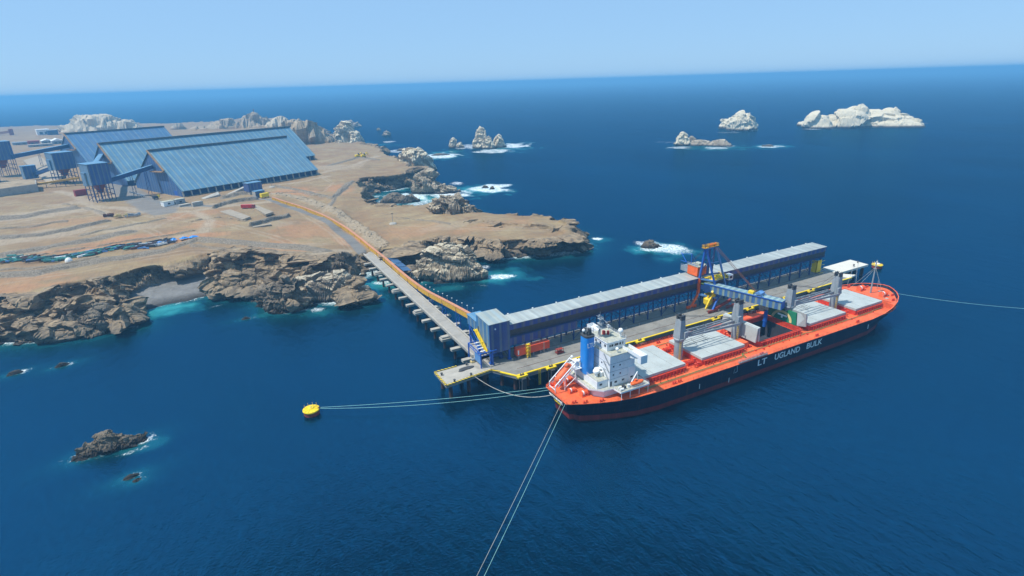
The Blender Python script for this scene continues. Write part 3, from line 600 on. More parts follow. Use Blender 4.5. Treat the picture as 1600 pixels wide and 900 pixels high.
# ------------------------------------------------------------------ WATER
def build_water():
    th0=math.atan2(f[1],f[0]); a=np.concatenate([np.linspace(-.95,.95,620),np.linspace(1.0,2*pi-1.0,60)]); th=th0+a
    rr=np.concatenate([[1,30,60],90*np.exp(np.linspace(0,math.log(3200/90),640)),np.exp(np.linspace(math.log(3400),math.log(60000),40))])
    T,Rr=np.meshgrid(th,rr); x=(Rr*np.cos(T)).ravel(); y=(Rr*np.sin(T)).ravel()
    foam=np.zeros_like(x);teal=np.zeros_like(x)
    near=(y>60)&(np.hypot(x,y)<2900)&(np.abs(((T-th0).ravel()+pi)%(2*pi)-pi)<.95)
    xn,yn=x[near],y[near]; sd=-poly_sd(xn,yn,coast); P=np.stack([xn,yn,xn*0],-1)
    nz=fbm(P,14,4,51); nz2=fbm(P,45,3,52); nz3=fbm(P*np.array([1,.45,1]),6,4,53)
    edge=np.where(sd<9+nz*6,1-np.clip((sd)/(5+nz2*4).clip(1.5),0,1),0)*.8
    fo=edge.clip(0,1); te=np.exp(-np.clip(sd,0,400)/7)*.5
    for (cx,cy,rx,ry,top,sh,ux,uy) in ROCKS:
        dx,dy=xn-cx,yn-cy; aa=dx*uy-dy*ux; bb=dx*ux+dy*uy
        e=np.sqrt((aa/rx)**2+(bb/ry)**2); dist=(e-1)*min(rx,ry)
        wgt=.75*(1-np.clip((dist+nz*1.6)/2.3,0,1)); fo=np.maximum(fo,wgt*(.45+.55*sstep(-.3,.8,aa/rx))*(e>.5))
        te=np.maximum(te,.28*np.exp(-np.clip(dist,0,300)/2.5))
    def patches(lst,arr,soft=.55):
        for (cx,cy,hw,hh,v) in lst:
            gx,gy=at(cx,cy); dp=depth_of(gx,gy); rx=hw*dp/F_PX; y1=at(cx,cy-hh);y2=at(cx,cy+hh); ry=math.hypot(y1[0]-y2[0],y1[1]-y2[1])/2
            l=math.hypot(gx,gy);ux,uy=gx/l,gy/l; dx,dy=xn-gx,yn-gy
            e=np.sqrt(((dx*uy-dy*ux)/rx)**2+((dx*ux+dy*uy)/ry)**2)+nz*.55+nz2*.3+nz3*.25
            np.maximum(arr,v*(1-sstep(1-soft,1.15,e)),out=arr)
    patches([(690,243,44,5,1.),(730,229,26,4,.8),(800,228,36,5,1.),(770,236,40,4,.9),(607,222,14,2,.8),(620,236,14,3,.8),(665,250,16,3,.3),(640,305,56,8,1.),(612,314,30,11,.9),(700,303,50,7,1.),(660,318,34,6,.8),
        (765,294,42,8,1.),(715,287,16,4,.8),(672,268,12,4,.8),(1044,388,44,11,1.),(1010,380,34,7,.9),(932,373,12,2.5,1.),(905,394,30,2,.4),(778,432,32,5,1.),(757,417,16,5,.9),(740,446,50,3,.35),(497,484,22,8,1.),(520,474,60,2.,.6),
        (600,441,22,4,.9),(592,431,22,4,.9),(645,424,14,4,.8),(575,470,16,2.5,.6),(217,686,14,6,.8),(205,706,28,3,.6),(100,524,16,3.5,.9),(1064,231,22,2.5,.8),(1120,231,26,2.5,.8),(1205,229,22,2.5,.9),(1040,222,20,2.,.4),(1270,202,16,1.2,.7),
        (1140,207,22,1.5,.5),(1440,193,10,1.2,.5),(1320,202,60,.8,.35),(330,462,10,2,.8),(290,472,34,2,.6),(340,478,16,2,.45),(366,466,6,2,.8),(545,232,30,2.2,.8),(555,300,8,2,.5),(716,254,40,1.2,.25),(1100,293,44,1.3,.22),(940,290,30,1.2,.18),
        (378,483,20,1.5,.3),(205,746,22,5,.35),(240,684,10,5,.4),(625,415,10,4,.6),(655,446,18,4,.5),(835,402,40,1.8,.35),(590,246,20,1.5,.3),(1130,297,16,1.,.25)],fo)
    patches([(640,308,72,16,.95),(750,296,60,11,.8),(1035,388,62,17,.75),(775,432,62,14,.75),(600,442,46,18,.85),(660,440,40,18,.6),(620,324,50,12,.6),(270,482,80,12,.85),(200,492,30,8,.6),(500,488,46,16,.6),(420,490,60,8,.4),(690,243,55,9,.6),(790,230,55,9,.5),
        (560,228,60,7,.4),(1120,231,80,6,.35),(1205,229,40,5,.5),(935,375,30,6,.4),(100,530,50,10,.4),(220,695,50,16,.35),(700,450,60,8,.4)],te,.9)
    foam[near]=np.clip(fo,0,1); teal[near]=np.clip(te,0,1)
    V=np.stack([x,y,np.zeros_like(x)],-1); n=len(a)
    o=np_mesh('water',V,grid_faces(len(rr),n,True),water_material(),True)
    attr(o,'foam',foam);attr(o,'teal',teal); tag(o,kind='structure')
def water_material():
    m,nt,n,b=newmat('sea_water'); P=geo_pos(nt).outputs['Position']
    big=noise(nt,mapping(nt,P,(1,.6,1),(0,0,.5)),.006,4,.55,.4); mid=noise(nt,mapping(nt,P,(1,.45,1),(0,0,.9)),.03,5,.6,.5)
    streak=noise(nt,mapping(nt,P,(.0016,.011,1),(0,0,-.5)),1.,4,.55,.3)
    deep=ramp(nt,big,[(.3,(.0001,.0075,.015)),(.5,(.0001,.012,.029)),(.7,(.0001,.019,.046))])
    deep=mixc(nt,math_(nt,'MULTIPLY',ramp(nt,mid,[(.4,(0,0,0)),(.7,(1,1,1))]),.35),deep,(.0002,.015,.024))
    deep=mixc(nt,math_(nt,'MULTIPLY',ramp(nt,streak,[(.45,(0,0,0)),(.75,(1,1,1))]),.35),deep,(.0003,.021,.048))
    te=read_attr(nt,'teal'); fo=read_attr(nt,'foam')
    rp=noise(nt,mapping(nt,P,(1,.4,1),(0,0,.95)),.75,4,.65,.4); deep=mixc(nt,math_(nt,'MULTIPLY',ramp(nt,rp,[(.38,(1,1,1)),(.52,(0,0,0))]),.35),deep,(.0001,.0015,.005)); deep=mixc(nt,math_(nt,'MULTIPLY',ramp(nt,rp,[(.54,(0,0,0)),(.72,(1,1,1))]),.4),deep,(.0003,.034,.082))  # light and dark of the ripples painted into the water colour
    tn=noise(nt,P,.12,5,.6,1.); tf=math_(nt,'MULTIPLY',te,math_(nt,'MULTIPLY_ADD',tn,1.2,.15),clamp=True)
    c=mixc(nt,tf,deep,(.010,.20,.215)); c=mixc(nt,math_(nt,'MULTIPLY',math_(nt,'POWER',tf,2.),.9,clamp=True),c,(.07,.38,.37))
    fn=noise(nt,P,.33,8,.75,2.2); fn2=noise(nt,mapping(nt,P,(1,.5,1),(0,0,.6)),.10,5,.6,1.5)
    fm=math_(nt,'ADD',fo,math_(nt,'MULTIPLY_ADD',fn,3.3,-2.1)); fm=math_(nt,'ADD',fm,math_(nt,'MULTIPLY_ADD',fn2,.8,-.42))
    fm=math_(nt,'MULTIPLY',ramp(nt,fm,[(.05,(0,0,0)),(.8,(1,1,1))]),math_(nt,'MULTIPLY',fo,3.,clamp=True),clamp=True)
    c=mixc(nt,fm,c,(.80,.84,.84)); L(nt,c,b.inputs['Base Color'])
    b.inputs['Roughness'].default_value=.9; b.inputs['Specular IOR Level'].default_value=0.
    gl_=nt.nodes.new('ShaderNodeBsdfGlossy'); gl_.inputs['Color'].default_value=(.10,.56,1,1); gl_.inputs['Roughness'].default_value=.10
    L(nt,math_(nt,'MULTIPLY_ADD',ramp(nt,mid,[(.35,(0,0,0)),(.7,(1,1,1))]),.14,.07),gl_.inputs['Roughness'])
    fr=nt.nodes.new('ShaderNodeFresnel'); fr.inputs['IOR'].default_value=1.333
    lim=math_(nt,'MULTIPLY',math_(nt,'MINIMUM',math_(nt,'MULTIPLY',fr.outputs[0],.16),.40),math_(nt,'SUBTRACT',1.,fm))
    ms=nt.nodes.new('ShaderNodeMixShader'); L(nt,lim,ms.inputs[0]); L(nt,b.outputs[0],ms.inputs[1]); L(nt,gl_.outputs[0],ms.inputs[2]); L(nt,ms.outputs[0],n['Material Output'].inputs['Surface'])
    w1=noise(nt,mapping(nt,P,(1,.38,1),(0,0,1.15)),.085,3,.5,.3); w2=noise(nt,mapping(nt,P,(1,.45,1),(0,0,.85)),.30,4,.6,.3); w3=noise(nt,P,1.3,3,.6)
    h=math_(nt,'ADD',math_(nt,'MULTIPLY',w1,1.1),math_(nt,'ADD',math_(nt,'MULTIPLY',w2,.9),math_(nt,'MULTIPLY',w3,.32)))
    bo=bump(nt,b,h,.42,1.); L(nt,bo,gl_.inputs['Normal']); L(nt,bo,fr.inputs['Normal'])
    return m
build_water()
# ------------------------------------------------------------------ SHIP
SHIP=(95.,148.4,0.); SHIP_RZ=-.015
def build_ship():
    ship=thing('bulk_carrier','long bulk carrier with navy hull, orange deck and white bridge house at the jetty','ship',SHIP,SHIP_RZ)
    # stations: x, half breadth at deck, at waterline, deck edge height, bulwark top
    ST=[(0,7.0,4.6,8.3),(1.5,8.0,5.6,8.3),(5,9.6,7.4,8.2),(10,11.6,9.8,8.1),(17,13.8,12.6,8.),(25,15.4,15.,8.),(34,16.1,16.,8.),(50,16.13,16.1,8.),(93.5,16.13,16.1,8.),(118.5,16.13,16.1,8.),
        (140,16.13,16.1,8.),(158,16.1,15.4,8.),(168,15.9,13.2,8.7),(176,15.2,10.2,10.0),(183,13.6,6.8,11.1),(189,11.0,3.6,11.8),(193.5,7.8,1.3,12.2),(196.5,4.6,.3,12.4),(198.6,1.4,.05,12.5)]
    ST=[(x if x<=168 else x-(x-168)*.13,p,q,r) for x,p,q,r in ST]
    def xw(x,hb): # waterline x (stem and transom rake)
        if x<2: return x+2.4
        if x>176: return x-(x-176)*.36
        return x
    mb=MB(); vs=[];fs=[]; nz=5
    for x,bd,bw,zt in ST:
        row=[]
        for sgn in (-1,1):
            pts=[(x,bd,zt),(x*.55+xw(x,0)*.45,(bd*.62+bw*.38) if x>168 else bd*.45+bw*.55,zt*.55),(xw(x,0),bw,2.2 if x>10 else 2.4),(xw(x,0)+(.3 if x<2 else 0),bw*.98,0),(xw(x,0)+(1. if x<2 else 0),bw*.9,-4)]
            row.append([(p[0],sgn*p[1],p[2]) for p in pts])
        vs.append(row)
    flat=[];idx={}
    for i,row in enumerate(vs):
        for s_ in (0,1):
            for j in range(nz): idx[i,s_,j]=len(flat); flat.append(row[s_][j])
    n=len(ST)
    for i in range(n-1):
        for s_ in (0,1):
            for j in range(nz-1): fs.append((idx[i,s_,j],idx[i+1,s_,j],idx[i+1,s_,j+1],idx[i,s_,j+1]))
        fs.append((idx[i,0,nz-1],idx[i+1,0,nz-1],idx[i+1,1,nz-1],idx[i,1,nz-1]))
    for j in range(nz-1):
        fs.append((idx[0,0,j],idx[0,1,j],idx[0,1,j+1],idx[0,0,j+1])); fs.append((idx[n-1,0,j],idx[n-1,1,j],idx[n-1,1,j+1],idx[n-1,0,j+1]))
    mb.add(flat,fs); mb.build('hull','hull',ship)
    # bulwark rim (orange inside), forward and aft
    mb=MB(); 
    for sgn in (-1,1):
        for (x0,b0,_,z0),(x1,b1,_,z1) in zip(ST[12:],ST[13:]): mb.bar((x0,sgn*(b0-.12),z0+.02),(x1,sgn*(b1-.12),z1+.02),.35,.18)
        for (x0,b0,_,z0),(x1,b1,_,z1) in zip(ST[:12],ST[1:13]): mb.bar((x0,sgn*(b0-.1),z0+.05),(x1,sgn*(b1-.1),z1+.05),.22,.16)
    mb.bar((0,-7,8.35),(0,7,8.35),.22,.16); mb.bar((194.6,-1.4,12.5),(194.6,1.4,12.5),.4,.2); mb.build('gunwale','orange_deck',ship)
    # deck: strips, hold 3 left open; foredeck 1.2 m below the bulwark top
    mb=MB(); sx=[s for s in ST]
    def dz(x,z): return z-.05 if x<=168 else max(8.0,z-1.3)
    for a_,b_ in zip(sx,sx[1:]):
        for sg in (-1,1):
            i0,i1=min(8.8,a_[1]-.2),min(8.8,b_[1]-.2)
            if b_[0]<=178: za,zb=8.-.0,8.-.0
            else: za,zb=dz(*a_[::3]),dz(*b_[::3])
            if b_[0]>178 and a_[0]<178: za=8.;zb=8.
            mb.add([(a_[0],sg*i0,za),(b_[0],sg*i1,zb),(b_[0],sg*(b_[1]-.1),zb),(a_[0],sg*(a_[1]-.1),za)],[(0,1,2,3)])
        if not (a_[0]==93.5): mb.add([(a_[0],-min(8.8,a_[1]-.2),za),(b_[0],-min(8.8,b_[1]-.2),zb),(b_[0],min(8.8,b_[1]-.2),zb),(a_[0],min(8.8,a_[1]-.2),za)],[(0,1,2,3)])
    mb.build('deck','orange_deck',ship)
    mb=MB(); fc=[(177.2,14.4),(181.,13.3),(186.3,10.7),(190.2,7.5),(192.8,4.3),(194.4,1.2)]
    mb.prism([(x,-b+.1) for x,b in fc]+[(x,b-.1) for x,b in reversed(fc)],7.9,10.6)
    mb.prism([(177.4,-9),(178.2,-12),(178.6,-12),(178.6,12),(178.2,12),(177.4,9)],8,11.2)
    mb.build('forecastle','orange_deck',ship)
    # hold interior
    mb=MB(); x0,x1,y0,y1,zb,zt=93.6,118.4,-8.7,8.7,.4,8.
    mb.add([(x0,y0,zb),(x1,y0,zb),(x1,y1,zb),(x0,y1,zb),(x0,y0,zt),(x1,y0,zt),(x1,y1,zt),(x0,y1,zt)],[(0,1,2,3),(0,4,5,1),(1,5,6,2),(2,6,7,3),(3,7,4,0)])
    hold=mb.build('cargo_hold','hold',ship)
    # hatches
    H=[(31.6,52),(61,83.8),(124,148.6),(156.5,176)]
    for k,(a_,b_) in enumerate(H+[(93.2,118.8)]):
        opn=(k==4); mb=MB()
        for (p,q) in (((a_,-9.1),(b_,-9.1)),((a_,9.1),(b_,9.1)),((a_,-9.1),(a_,9.1)),((b_,-9.1),(b_,9.1))):
            mb.bar((p[0],p[1],9.1),(q[0],q[1],9.1),.3,2.2)
        x=a_+.8
        while x<b_:
            for sg in (-1,1): mb.add([(x,sg*9.2,8),(x,sg*10.1,8),(x,sg*9.4,10),(x,sg*9.2,10),(x+.18,sg*9.2,8),(x+.18,sg*10.1,8),(x+.18,sg*9.4,10),(x+.18,sg*9.2,10)],[(0,1,2,3),(7,6,5,4),(0,4,5,1),(1,5,6,2),(2,6,7,3)])
            x+=1.7
        for sg in (-1,1): mb.box(a_,b_,sg*9.9-.25,sg*9.9+.25,10.05,10.18)
        mb.build('hatch_coaming','orange_dark',ship)
        if opn: continue
        hw=9.3 if k else 9.3
        mb=MB(); m_=(a_+b_)/2
        L4=(b_-a_)/4
        for j in range(4): mb.box(a_-.3+j*(b_-a_+.6)/4+.05,a_-.3+(j+1)*(b_-a_+.6)/4-.05,-hw,hw,10.25,11.25+(.04 if j%2 else 0))
        c_=mb.build('hatch_cover','hatch_grey',ship)
        if k in (1,2):
            mb=MB(); 
            for j in range(4):
                yy=2.4+j*1.1 if j<2 else 2.4+j*1.25
                mb.bar((a_+1,yy-1,11.36),(b_-7,yy,11.36),.13,.04)
            for xx in (a_+7,a_+13): mb.bar((xx,.8,11.37),(xx+1.5,6,11.37),.12,.04)
            mb.build('jib_shadow_bars','dark_grey',c_)  # thin dark bars painting the crane jib's shadow onto the cover
    # open panels of hold 3 standing folded at both ends
    mb=MB()
    mb.add([(92.2,-9.1,10.3),(92.8,-9.1,10.3),(92.8,9.1,10.3),(92.2,9.1,10.3),(91.6,-9.1,16.6),(92.4,-9.1,16.8),(92.4,9.1,16.8),(91.6,9.1,16.6)],[(3,2,1,0),(4,5,6,7),(0,1,5,4),(1,2,6,5),(2,3,7,6),(3,0,4,7)])
    mb.build('hatch_cover','hatch_grey',ship,'raised grey cover panel standing upright at the after end of the open hold')
    mb=MB(); mb.add([(90.4,-9.1,10.3),(91.,-9.1,10.3),(91.,9.1,10.3),(90.4,9.1,10.3),(91.,-9.1,16.4),(91.5,-9.1,16.5),(91.5,9.1,16.5),(91.,9.1,16.4)],[(3,2,1,0),(4,5,6,7),(0,1,5,4),(1,2,6,5),(2,3,7,6),(3,0,4,7)])
    mb.build('hatch_cover','hatch_grey',ship)
    mb=MB()
    mb.add([(119.1,-6.2,10.3),(119.8,-6.2,10.3),(119.8,9.1,10.3),(119.1,9.1,10.3),(120.05,-5.,15.5),(120.6,-5.,15.6),(120.6,9.1,15.6),(120.05,9.1,15.5)],[(3,2,1,0),(4,5,6,7),(0,1,5,4),(1,2,6,5),(2,3,7,6),(3,0,4,7)])
    gp=mb.build('hatch_cover','logo_green',ship,'raised cover panel with green underside and beige ring emblem')
    mb=MB()
    for i in range(18):
        t0,t1=pi*i/18,pi*(i+1)/18
        def q(t,R): return (119.02+ R*sin(t)*.86*.183-.03+.09,1.2+R*cos(t)*1.1,10.6+R*sin(t)*.86)
        mb.add([q(t0,3.6),q(t1,3.6),q(t1,4.7),q(t0,4.7)]+[(a-.05,b,c) for a,b,c in (q(t0,3.6),q(t1,3.6),q(t1,4.7),q(t0,4.7))],[(0,1,2,3),(4,5,6,7),(0,4,7,3),(1,2,6,5),(3,7,6,2),(0,1,5,4)])
    mb.build('emblem_ring','beige',gp)
    mb=MB(); mb.add([(119.42,-1.2,12.3),(119.42,3.6,12.3),(119.54,3.6,13.),(119.54,-1.2,13.),(119.26,.8,11.4),(119.26,1.7,11.4),(119.42,1.7,12.3),(119.42,.8,12.3)],[(0,1,2,3),(4,5,6,7)])
    mb.v=[(a-.03,b,c) for a,b,c in mb.v]; mb.build('emblem_mark','white',gp)
    mb=MB(); mb.add([(119.3,-6.5,10.3),(121.6,-9.2,10.3),(122.,-9.1,10.3),(119.8,-6.4,10.3),(120.3,-5.3,15.6),(121.9,-9.,15.),(122.2,-9.,15.),(120.7,-5.2,15.6)],[(3,2,1,0),(4,5,6,7),(0,1,5,4),(1,2,6,5),(2,3,7,6),(3,0,4,7)]); mb.build('hatch_cover','hatch_grey',ship)
    mb=MB(); mb.add([(121.6,-9.1,10.3),(122.3,-9.1,10.3),(122.3,9.1,10.3),(121.6,9.1,10.3),(120.9,-9.1,16.4),(121.4,-9.1,16.5),(121.4,9.1,16.5),(120.9,9.1,16.4)],[(3,2,1,0),(4,5,6,7),(0,1,5,4),(1,2,6,5),(2,3,7,6),(3,0,4,7)])
    mb.build('hatch_cover','hatch_grey',ship)
    # cranes
    def crane(x,dirn,yo,ln):
        mb=MB(); mb.lathe((x,0,8),[(2.0,0),(1.75,.4),(1.7,7.4),(2.2,8.6),(2.3,9.0),(2.0,9.2)],18); ped=mb.build('crane','crane_grey',ship,smooth=False)
        mb=MB(); mb.add([(x-1.6,-1.9,17.3),(x+1.6,-1.9,17.3),(x+1.6,1.9,17.3),(x-1.6,1.9,17.3),(x-1.1,-1.4,25.),(x+1.1,-1.4,25.),(x+1.1,1.4,25.),(x-1.1,1.4,25.)],[(3,2,1,0),(4,5,6,7),(0,1,5,4),(1,2,6,5),(2,3,7,6),(3,0,4,7)])
        mb.box(x+dirn*1.3-.9,x+dirn*1.3+.9,-2.6,-1.5,17.6,20.1); mb.box(x-1.3,x+1.3,-2.3,2.3,16.95,17.35); mb.build('crane_house','crane_grey',ped)
        mb=MB(); 
        for yy in (-1.1,1.1): mb.box(x-1.,x+1.,yy-.35,yy+.35,25.,26.9)
        mb.bar((x-1.2,-1.3,26.6),(x-1.2,1.3,26.6),.25); mb.bar((x+1.,-1.3,26.2),(x+1.,1.3,26.2),.25)
        for yy in (-1.3,-.5,.3,1.1): mb.bar((x-.9,yy,26.9),(x-.9,yy,27.5),.1); mb.bar((x+.7,yy,26.9),(x+.7,yy,27.3),.1)
        mb.build('sheave_head','dark_grey',ped)
        mb=MB(); xa=x+dirn*2; xb=x+dirn*ln
        for s_ in (-1,1): mb.add([(xa,yo+s_*1.4-.17,16.9),(xb,yo+s_*.45-.13,17.7),(xb,yo+s_*.45+.13,17.7),(xa,yo+s_*1.4+.17,16.9),(xa,yo+s_*1.4-.17,18.0),(xb,yo+s_*.45-.13,18.3),(xb,yo+s_*.45+.13,18.3),(xa,yo+s_*1.4+.17,18.0)],[(3,2,1,0),(4,5,6,7),(0,1,5,4),(1,2,6,5),(2,3,7,6),(3,0,4,7)])
        for j in range(7):
            t=j/6.; xx=xa+(xb-xa)*t; w_=1.5-1.05*t; mb.bar((xx,yo-w_,17.5+.5*t),(xx,yo+w_,17.5+.5*t),.18,.18)
        mb.build('crane_jib','crane_grey',ped)
        mb=MB()
        for yy in (-.8,.8): mb.tube((x+dirn*.8,yy,26.4),(xb,yo+yy*.4,18.5),.07,4)
        mb.tube((xa+dirn*8,yo,18.4),(xa+dirn*8.2,yo+.3,14),.05,4) if False else None
        mb.build('crane_cable','dark_grey',ped)
        mb=MB(); 
        for q_ in (-2.2,-1.9): mb.bar((x+1.75*cos(q_),1.75*sin(q_)-.2,8.3),(x+1.75*cos(q_),1.75*sin(q_)-.2,16.2),.08)
        for j in range(9): mb.bar((x+1.75*cos(-2.2),1.75*sin(-2.2)-.2,8.6+j*.9),(x+1.75*cos(-1.9),1.75*sin(-1.9)-.2,8.6+j*.9),.09)
        mb.build('access_ladder','yellow',ped)
    crane(57.2,1,1.6,30); crane(89.,-1,-1.9,29); crane(121.6,1,1.8,30); crane(153.6,-1,-1.8,30)
    # superstructure
    def part(nm,mt,fn,parent=ship,label=None):
        mb=MB(); fn(mb); return mb.build(nm,mt,parent,label)
    t1=part('deckhouse','ship_white',lambda m:(m.prism([(11.6,-6.5),(14,-9.2),(28,-9.2),(28,9.2),(14,9.2),(11.6,6.5)],8,10.9)),label='lowest tier of the white bridge house')
    bd=part('boat_deck','ship_floor',lambda m:(m.prism([(9.8,-6.5),(13.5,-10.2),(17.3,-10.6),(17.8,-14.2),(30.4,-14.2),(30.4,14.2),(17.8,14.2),(17.3,10.6),(13.5,10.2),(9.8,6.5)],10.95,11.2)))
    part('boat_deck_edge','ship_white',lambda m:[m.bar((*a,11.1),(*b,11.1),.12,.55) for a,b in zip([(9.8,6.5),(9.8,-6.5),(13.5,-10.2),(17.3,-10.6),(17.8,-14.2),(30.4,-14.2),(30.4,14.2)],[(9.8,-6.5),(13.5,-10.2),(17.3,-10.6),(17.8,-14.2),(30.4,-14.2),(30.4,14.2),(17.8,14.2)])],bd)
    part('railing','ship_white',lambda m:m.rail([(9.9,6.3,11.2),(9.9,-6.4,11.2),(13.5,-10.1,11.2),(17.3,-10.5,11.2),(17.9,-14.1,11.2),(30.3,-14.1,11.2),(30.3,-9.3,11.2)],1.05,1.6,.06),bd)
    for x in (18.2,22,26,30): part('deck_pillar','ship_white',lambda m:m.tube((x,-14,8),(x,-14,11),.12,6),bd)
    t2=part('engine_casing','ship_white',lambda m:m.box(12,17,-8,8,11.2,14.),label='low white block behind the bridge house')
    fl=part('casing_top','ship_floor',lambda m:m.box(12.15,17,-7.85,7.85,14.,14.06),t2)
    part('railing','ship_white',lambda m:m.rail([(12.1,7.9,14.),(12.1,-7.9,14.),(16.9,-7.9,14.)],1.,1.6,.06),t2)
    tt=part('accommodation','ship_white',lambda m:(m.box(16.6,27.5,-9,9,11.2,23.2),m.box(24.6,27.8,-9.3,9.3,11.2,17.2)),label='tall white accommodation block')
    part('deck_line','crane_grey',lambda m:[m.box(16.57,27.53,-9.04,9.04,z,z+.12) for z in (14.1,17.1,20.1)],tt)
    for (x,z) in [(13.6,12.6),(19.4,12.6),(22.6,12.6),(26.2,12.9),(18.2,15.7),(21.2,15.7),(18.2,19.),(21.,19.)]:
        big=z<13; part('window','glass',lambda m:m.box(x-(.55 if big else .28),x+(.55 if big else .28),-9.34 if x>24 else (-8.03 if x<16 else -9.03),-9.3 if x>24 else (-7.99 if x<16 else -8.99),z-.3,z+(.45 if big else .3)),tt)
    for (y,z) in [(-6.5,19),(-4.2,19),(-6.5,15.8),(-4.2,15.8),(4.2,19),(6.5,19),(6.5,15.8)]: part('window','glass',lambda m:m.box(16.56,16.61,y-.3,y+.3,z-.3,z+.3),tt)
    part('door','dark_grey',lambda m:m.box(16.9,17.7,-9.03,-8.98,11.3,13.3),tt)
    br=part('bridge_deck','ship_floor',lambda m:(m.box(16.6,27.6,-9.2,9.2,23.2,23.36)),label='bridge deck')
    def wing(m,sides=(-1,)):
        for sg in sides:
            m.box(24.2,27.,min(sg*9.2,sg*16.1),max(sg*9.2,sg*16.1),23.15,23.35)
            m.box(24.2,24.32,min(sg*6.,sg*16.1),max(sg*6.,sg*16.1),23.3,24.5); m.box(26.9,27.02,min(sg*6.,sg*16.1),max(sg*6.,sg*16.1),23.3,24.5)
            m.box(24.2,27.02,min(sg*15.98,sg*16.12),max(sg*15.98,sg*16.12),21.4,24.5)
            m.box(24.2,27.02,min(sg*14.4,sg*16.),max(sg*14.4,sg*16.),21.4,23.2)
            m.add([(25,sg*9,23.15),(25,sg*14.4,23.15),(25,sg*14.4,22.6),(25,sg*9,20.6),(25.2,sg*9,23.15),(25.2,sg*14.4,23.15),(25.2,sg*14.4,22.6),(25.2,sg*9,20.6)],[(0,1,2,3),(4,5,6,7),(0,1,5,4),(2,3,7,6),(1,2,6,5)])
    wg=part('bridge_wing','ship_white',wing,br); part('bridge_wing','ship_white',lambda m:wing(m,(1,)),br)
    part('railing','ship_white',lambda m:m.rail([(16.7,-9.1,23.3),(24.2,-9.1,23.3)],1.,1.6,.05) and m.rail([(16.7,9.1,23.3),(16.7,-9.1,23.3)],1.,1.6,.05),br)
    part('satellite_dome','white',lambda m:(m.tube((20.6,-7.6,23.3),(20.6,-7.6,24.2),.15,8),m.sphere((20.6,-7.6,24.7),.65,12,6)),br)
    wh=part('wheelhouse','ship_white',lambda m:(m.box(18,26,-5.2,5.2,23.36,26.4),m.box(17.7,26.3,-5.5,5.5,26.4,26.6)),label='white wheelhouse with dark windows')
    for x0_,x1_ in ((19.,19.55),(19.8,20.7),(21.2,22.9),(23.3,24.1),(24.6,25.1)): part('window','glass',lambda m:m.box(x0_,x1_,-5.24,-5.18,24.7,25.6),wh)
    for y0_ in (-4.,-1.2,1.5,3.6): part('window','glass',lambda m:m.box(17.96,18.02,y0_-.45,y0_+.45,24.7,25.6),wh)
    part('railing','ship_white',lambda m:m.rail([(17.8,5.4,26.6),(17.8,-5.4,26.6),(26.2,-5.4,26.6),(26.2,5.4,26.6)],1.,1.6,.05),wh)
    part('roof_floor','ship_floor',lambda m:m.box(17.9,26.1,-5.3,5.3,26.6,26.64),wh)
    part('satellite_dome','white',lambda m:(m.tube((25.,-3.6,26.6),(25.,-3.6,28.4),.3,8),m.sphere((25.,-3.6,29.2),.95,14,8)),wh)
    part('satellite_dome','white',lambda m:(m.tube((23.4,1.6,26.6),(23.4,1.6,29.),.12,8),m.sphere((23.4,1.6,29.4),.6,12,7)),wh)
    part('flag_locker','red',lambda m:(m.box(21.,21.8,1.,2.,26.6,28.),m.box(22.3,23.,.2,1.,26.6,28.)),wh)
    part('antenna','dark_grey',lambda m:[m.tube((x,y,26.6),(x,y,26.6+h),.07,5) for x,y,h in ((22.6,-1.,2.2),(25.8,-5,2.5),(26,2,3.2),(25.8,4.5,2.4),(19,4.5,2.6))],wh)
    def mast(m):
        m.tube((18.8,.5,26.6),(18.8,.5,34.5),.38,8,.2); m.tube((18.8,1.6,26.6),(18.8,.6,31),.14,6)
        for z,w_ in ((30.2,1.5),(31.8,1.1),(33.6,.9)): m.box(18.8-w_*.6,18.8+w_*1.1,.5-w_,.5+w_,z,z+.12); m.rail([(18.8-w_*.6,.5-w_,z),(18.8+w_*1.1,.5-w_,z),(18.8+w_*1.1,.5+w_,z)],.7,.8,.05)
        m.bar((18.8,-1.6,34.2),(18.8,2.6,34.2),.14); m.sphere((19.9,.4,33.),.4,8,5); m.bar((20.2,1.2,31.),(21.4,-2.4,31.4),.28,.28); m.bar((20.2,-1.9,32.6),(20.6,1.8,32.8),.22,.22)
        m.sphere((18.5,.5,35.),.35,8,5); m.tube((18.8,.5,34.5),(18.8,.5,36.4),.07,5)
    part('radar_mast','crane_grey',mast,label='grey radar mast on the wheelhouse roof')
    fx,fy=13.6,.6
    def funnel(m):
        pr=[];n=20
        for i in range(n):
            t=2*pi*i/n; cx=abs(cos(t))**.6*(1 if cos(t)>0 else -1);cy=abs(sin(t))**.6*(1 if sin(t)>0 else -1); pr.append((fx+2.05*cx,fy+2.3*cy))
        m.prism(pr,14.,28.4)
    fu=part('funnel','funnel_blue',funnel,label='tall bright blue funnel with white letters')
    def rim(m):
        pr=[];n=20
        for i in range(n):
            t=2*pi*i/n; cx=abs(cos(t))**.6*(1 if cos(t)>0 else -1);cy=abs(sin(t))**.6*(1 if sin(t)>0 else -1); pr.append((fx+2.1*cx,fy+2.36*cy))
        m.prism(pr,28.3,28.9); m.tube((fx+.6,fy-.8,29),(fx+.2,fy-1.,31.4),.55,8); m.tube((fx-.9,fy+.8,29),(fx-1.1,fy+.9,30.4),.35,8); m.tube((fx+1.,fy+1.2,29),(fx+1,fy+1.2,30.6),.3,8); m.tube((fx-.6,fy-.9,29),(fx-.9,fy-1,30.6),.3,8)
    part('exhaust_pipes','dark_grey',rim,fu)
    text('lettering','LTU',2.5,(fx-1.5,fy-2.33,24.6),(radians(90),0,0),'white',fu,width=3.3,extr=.03)
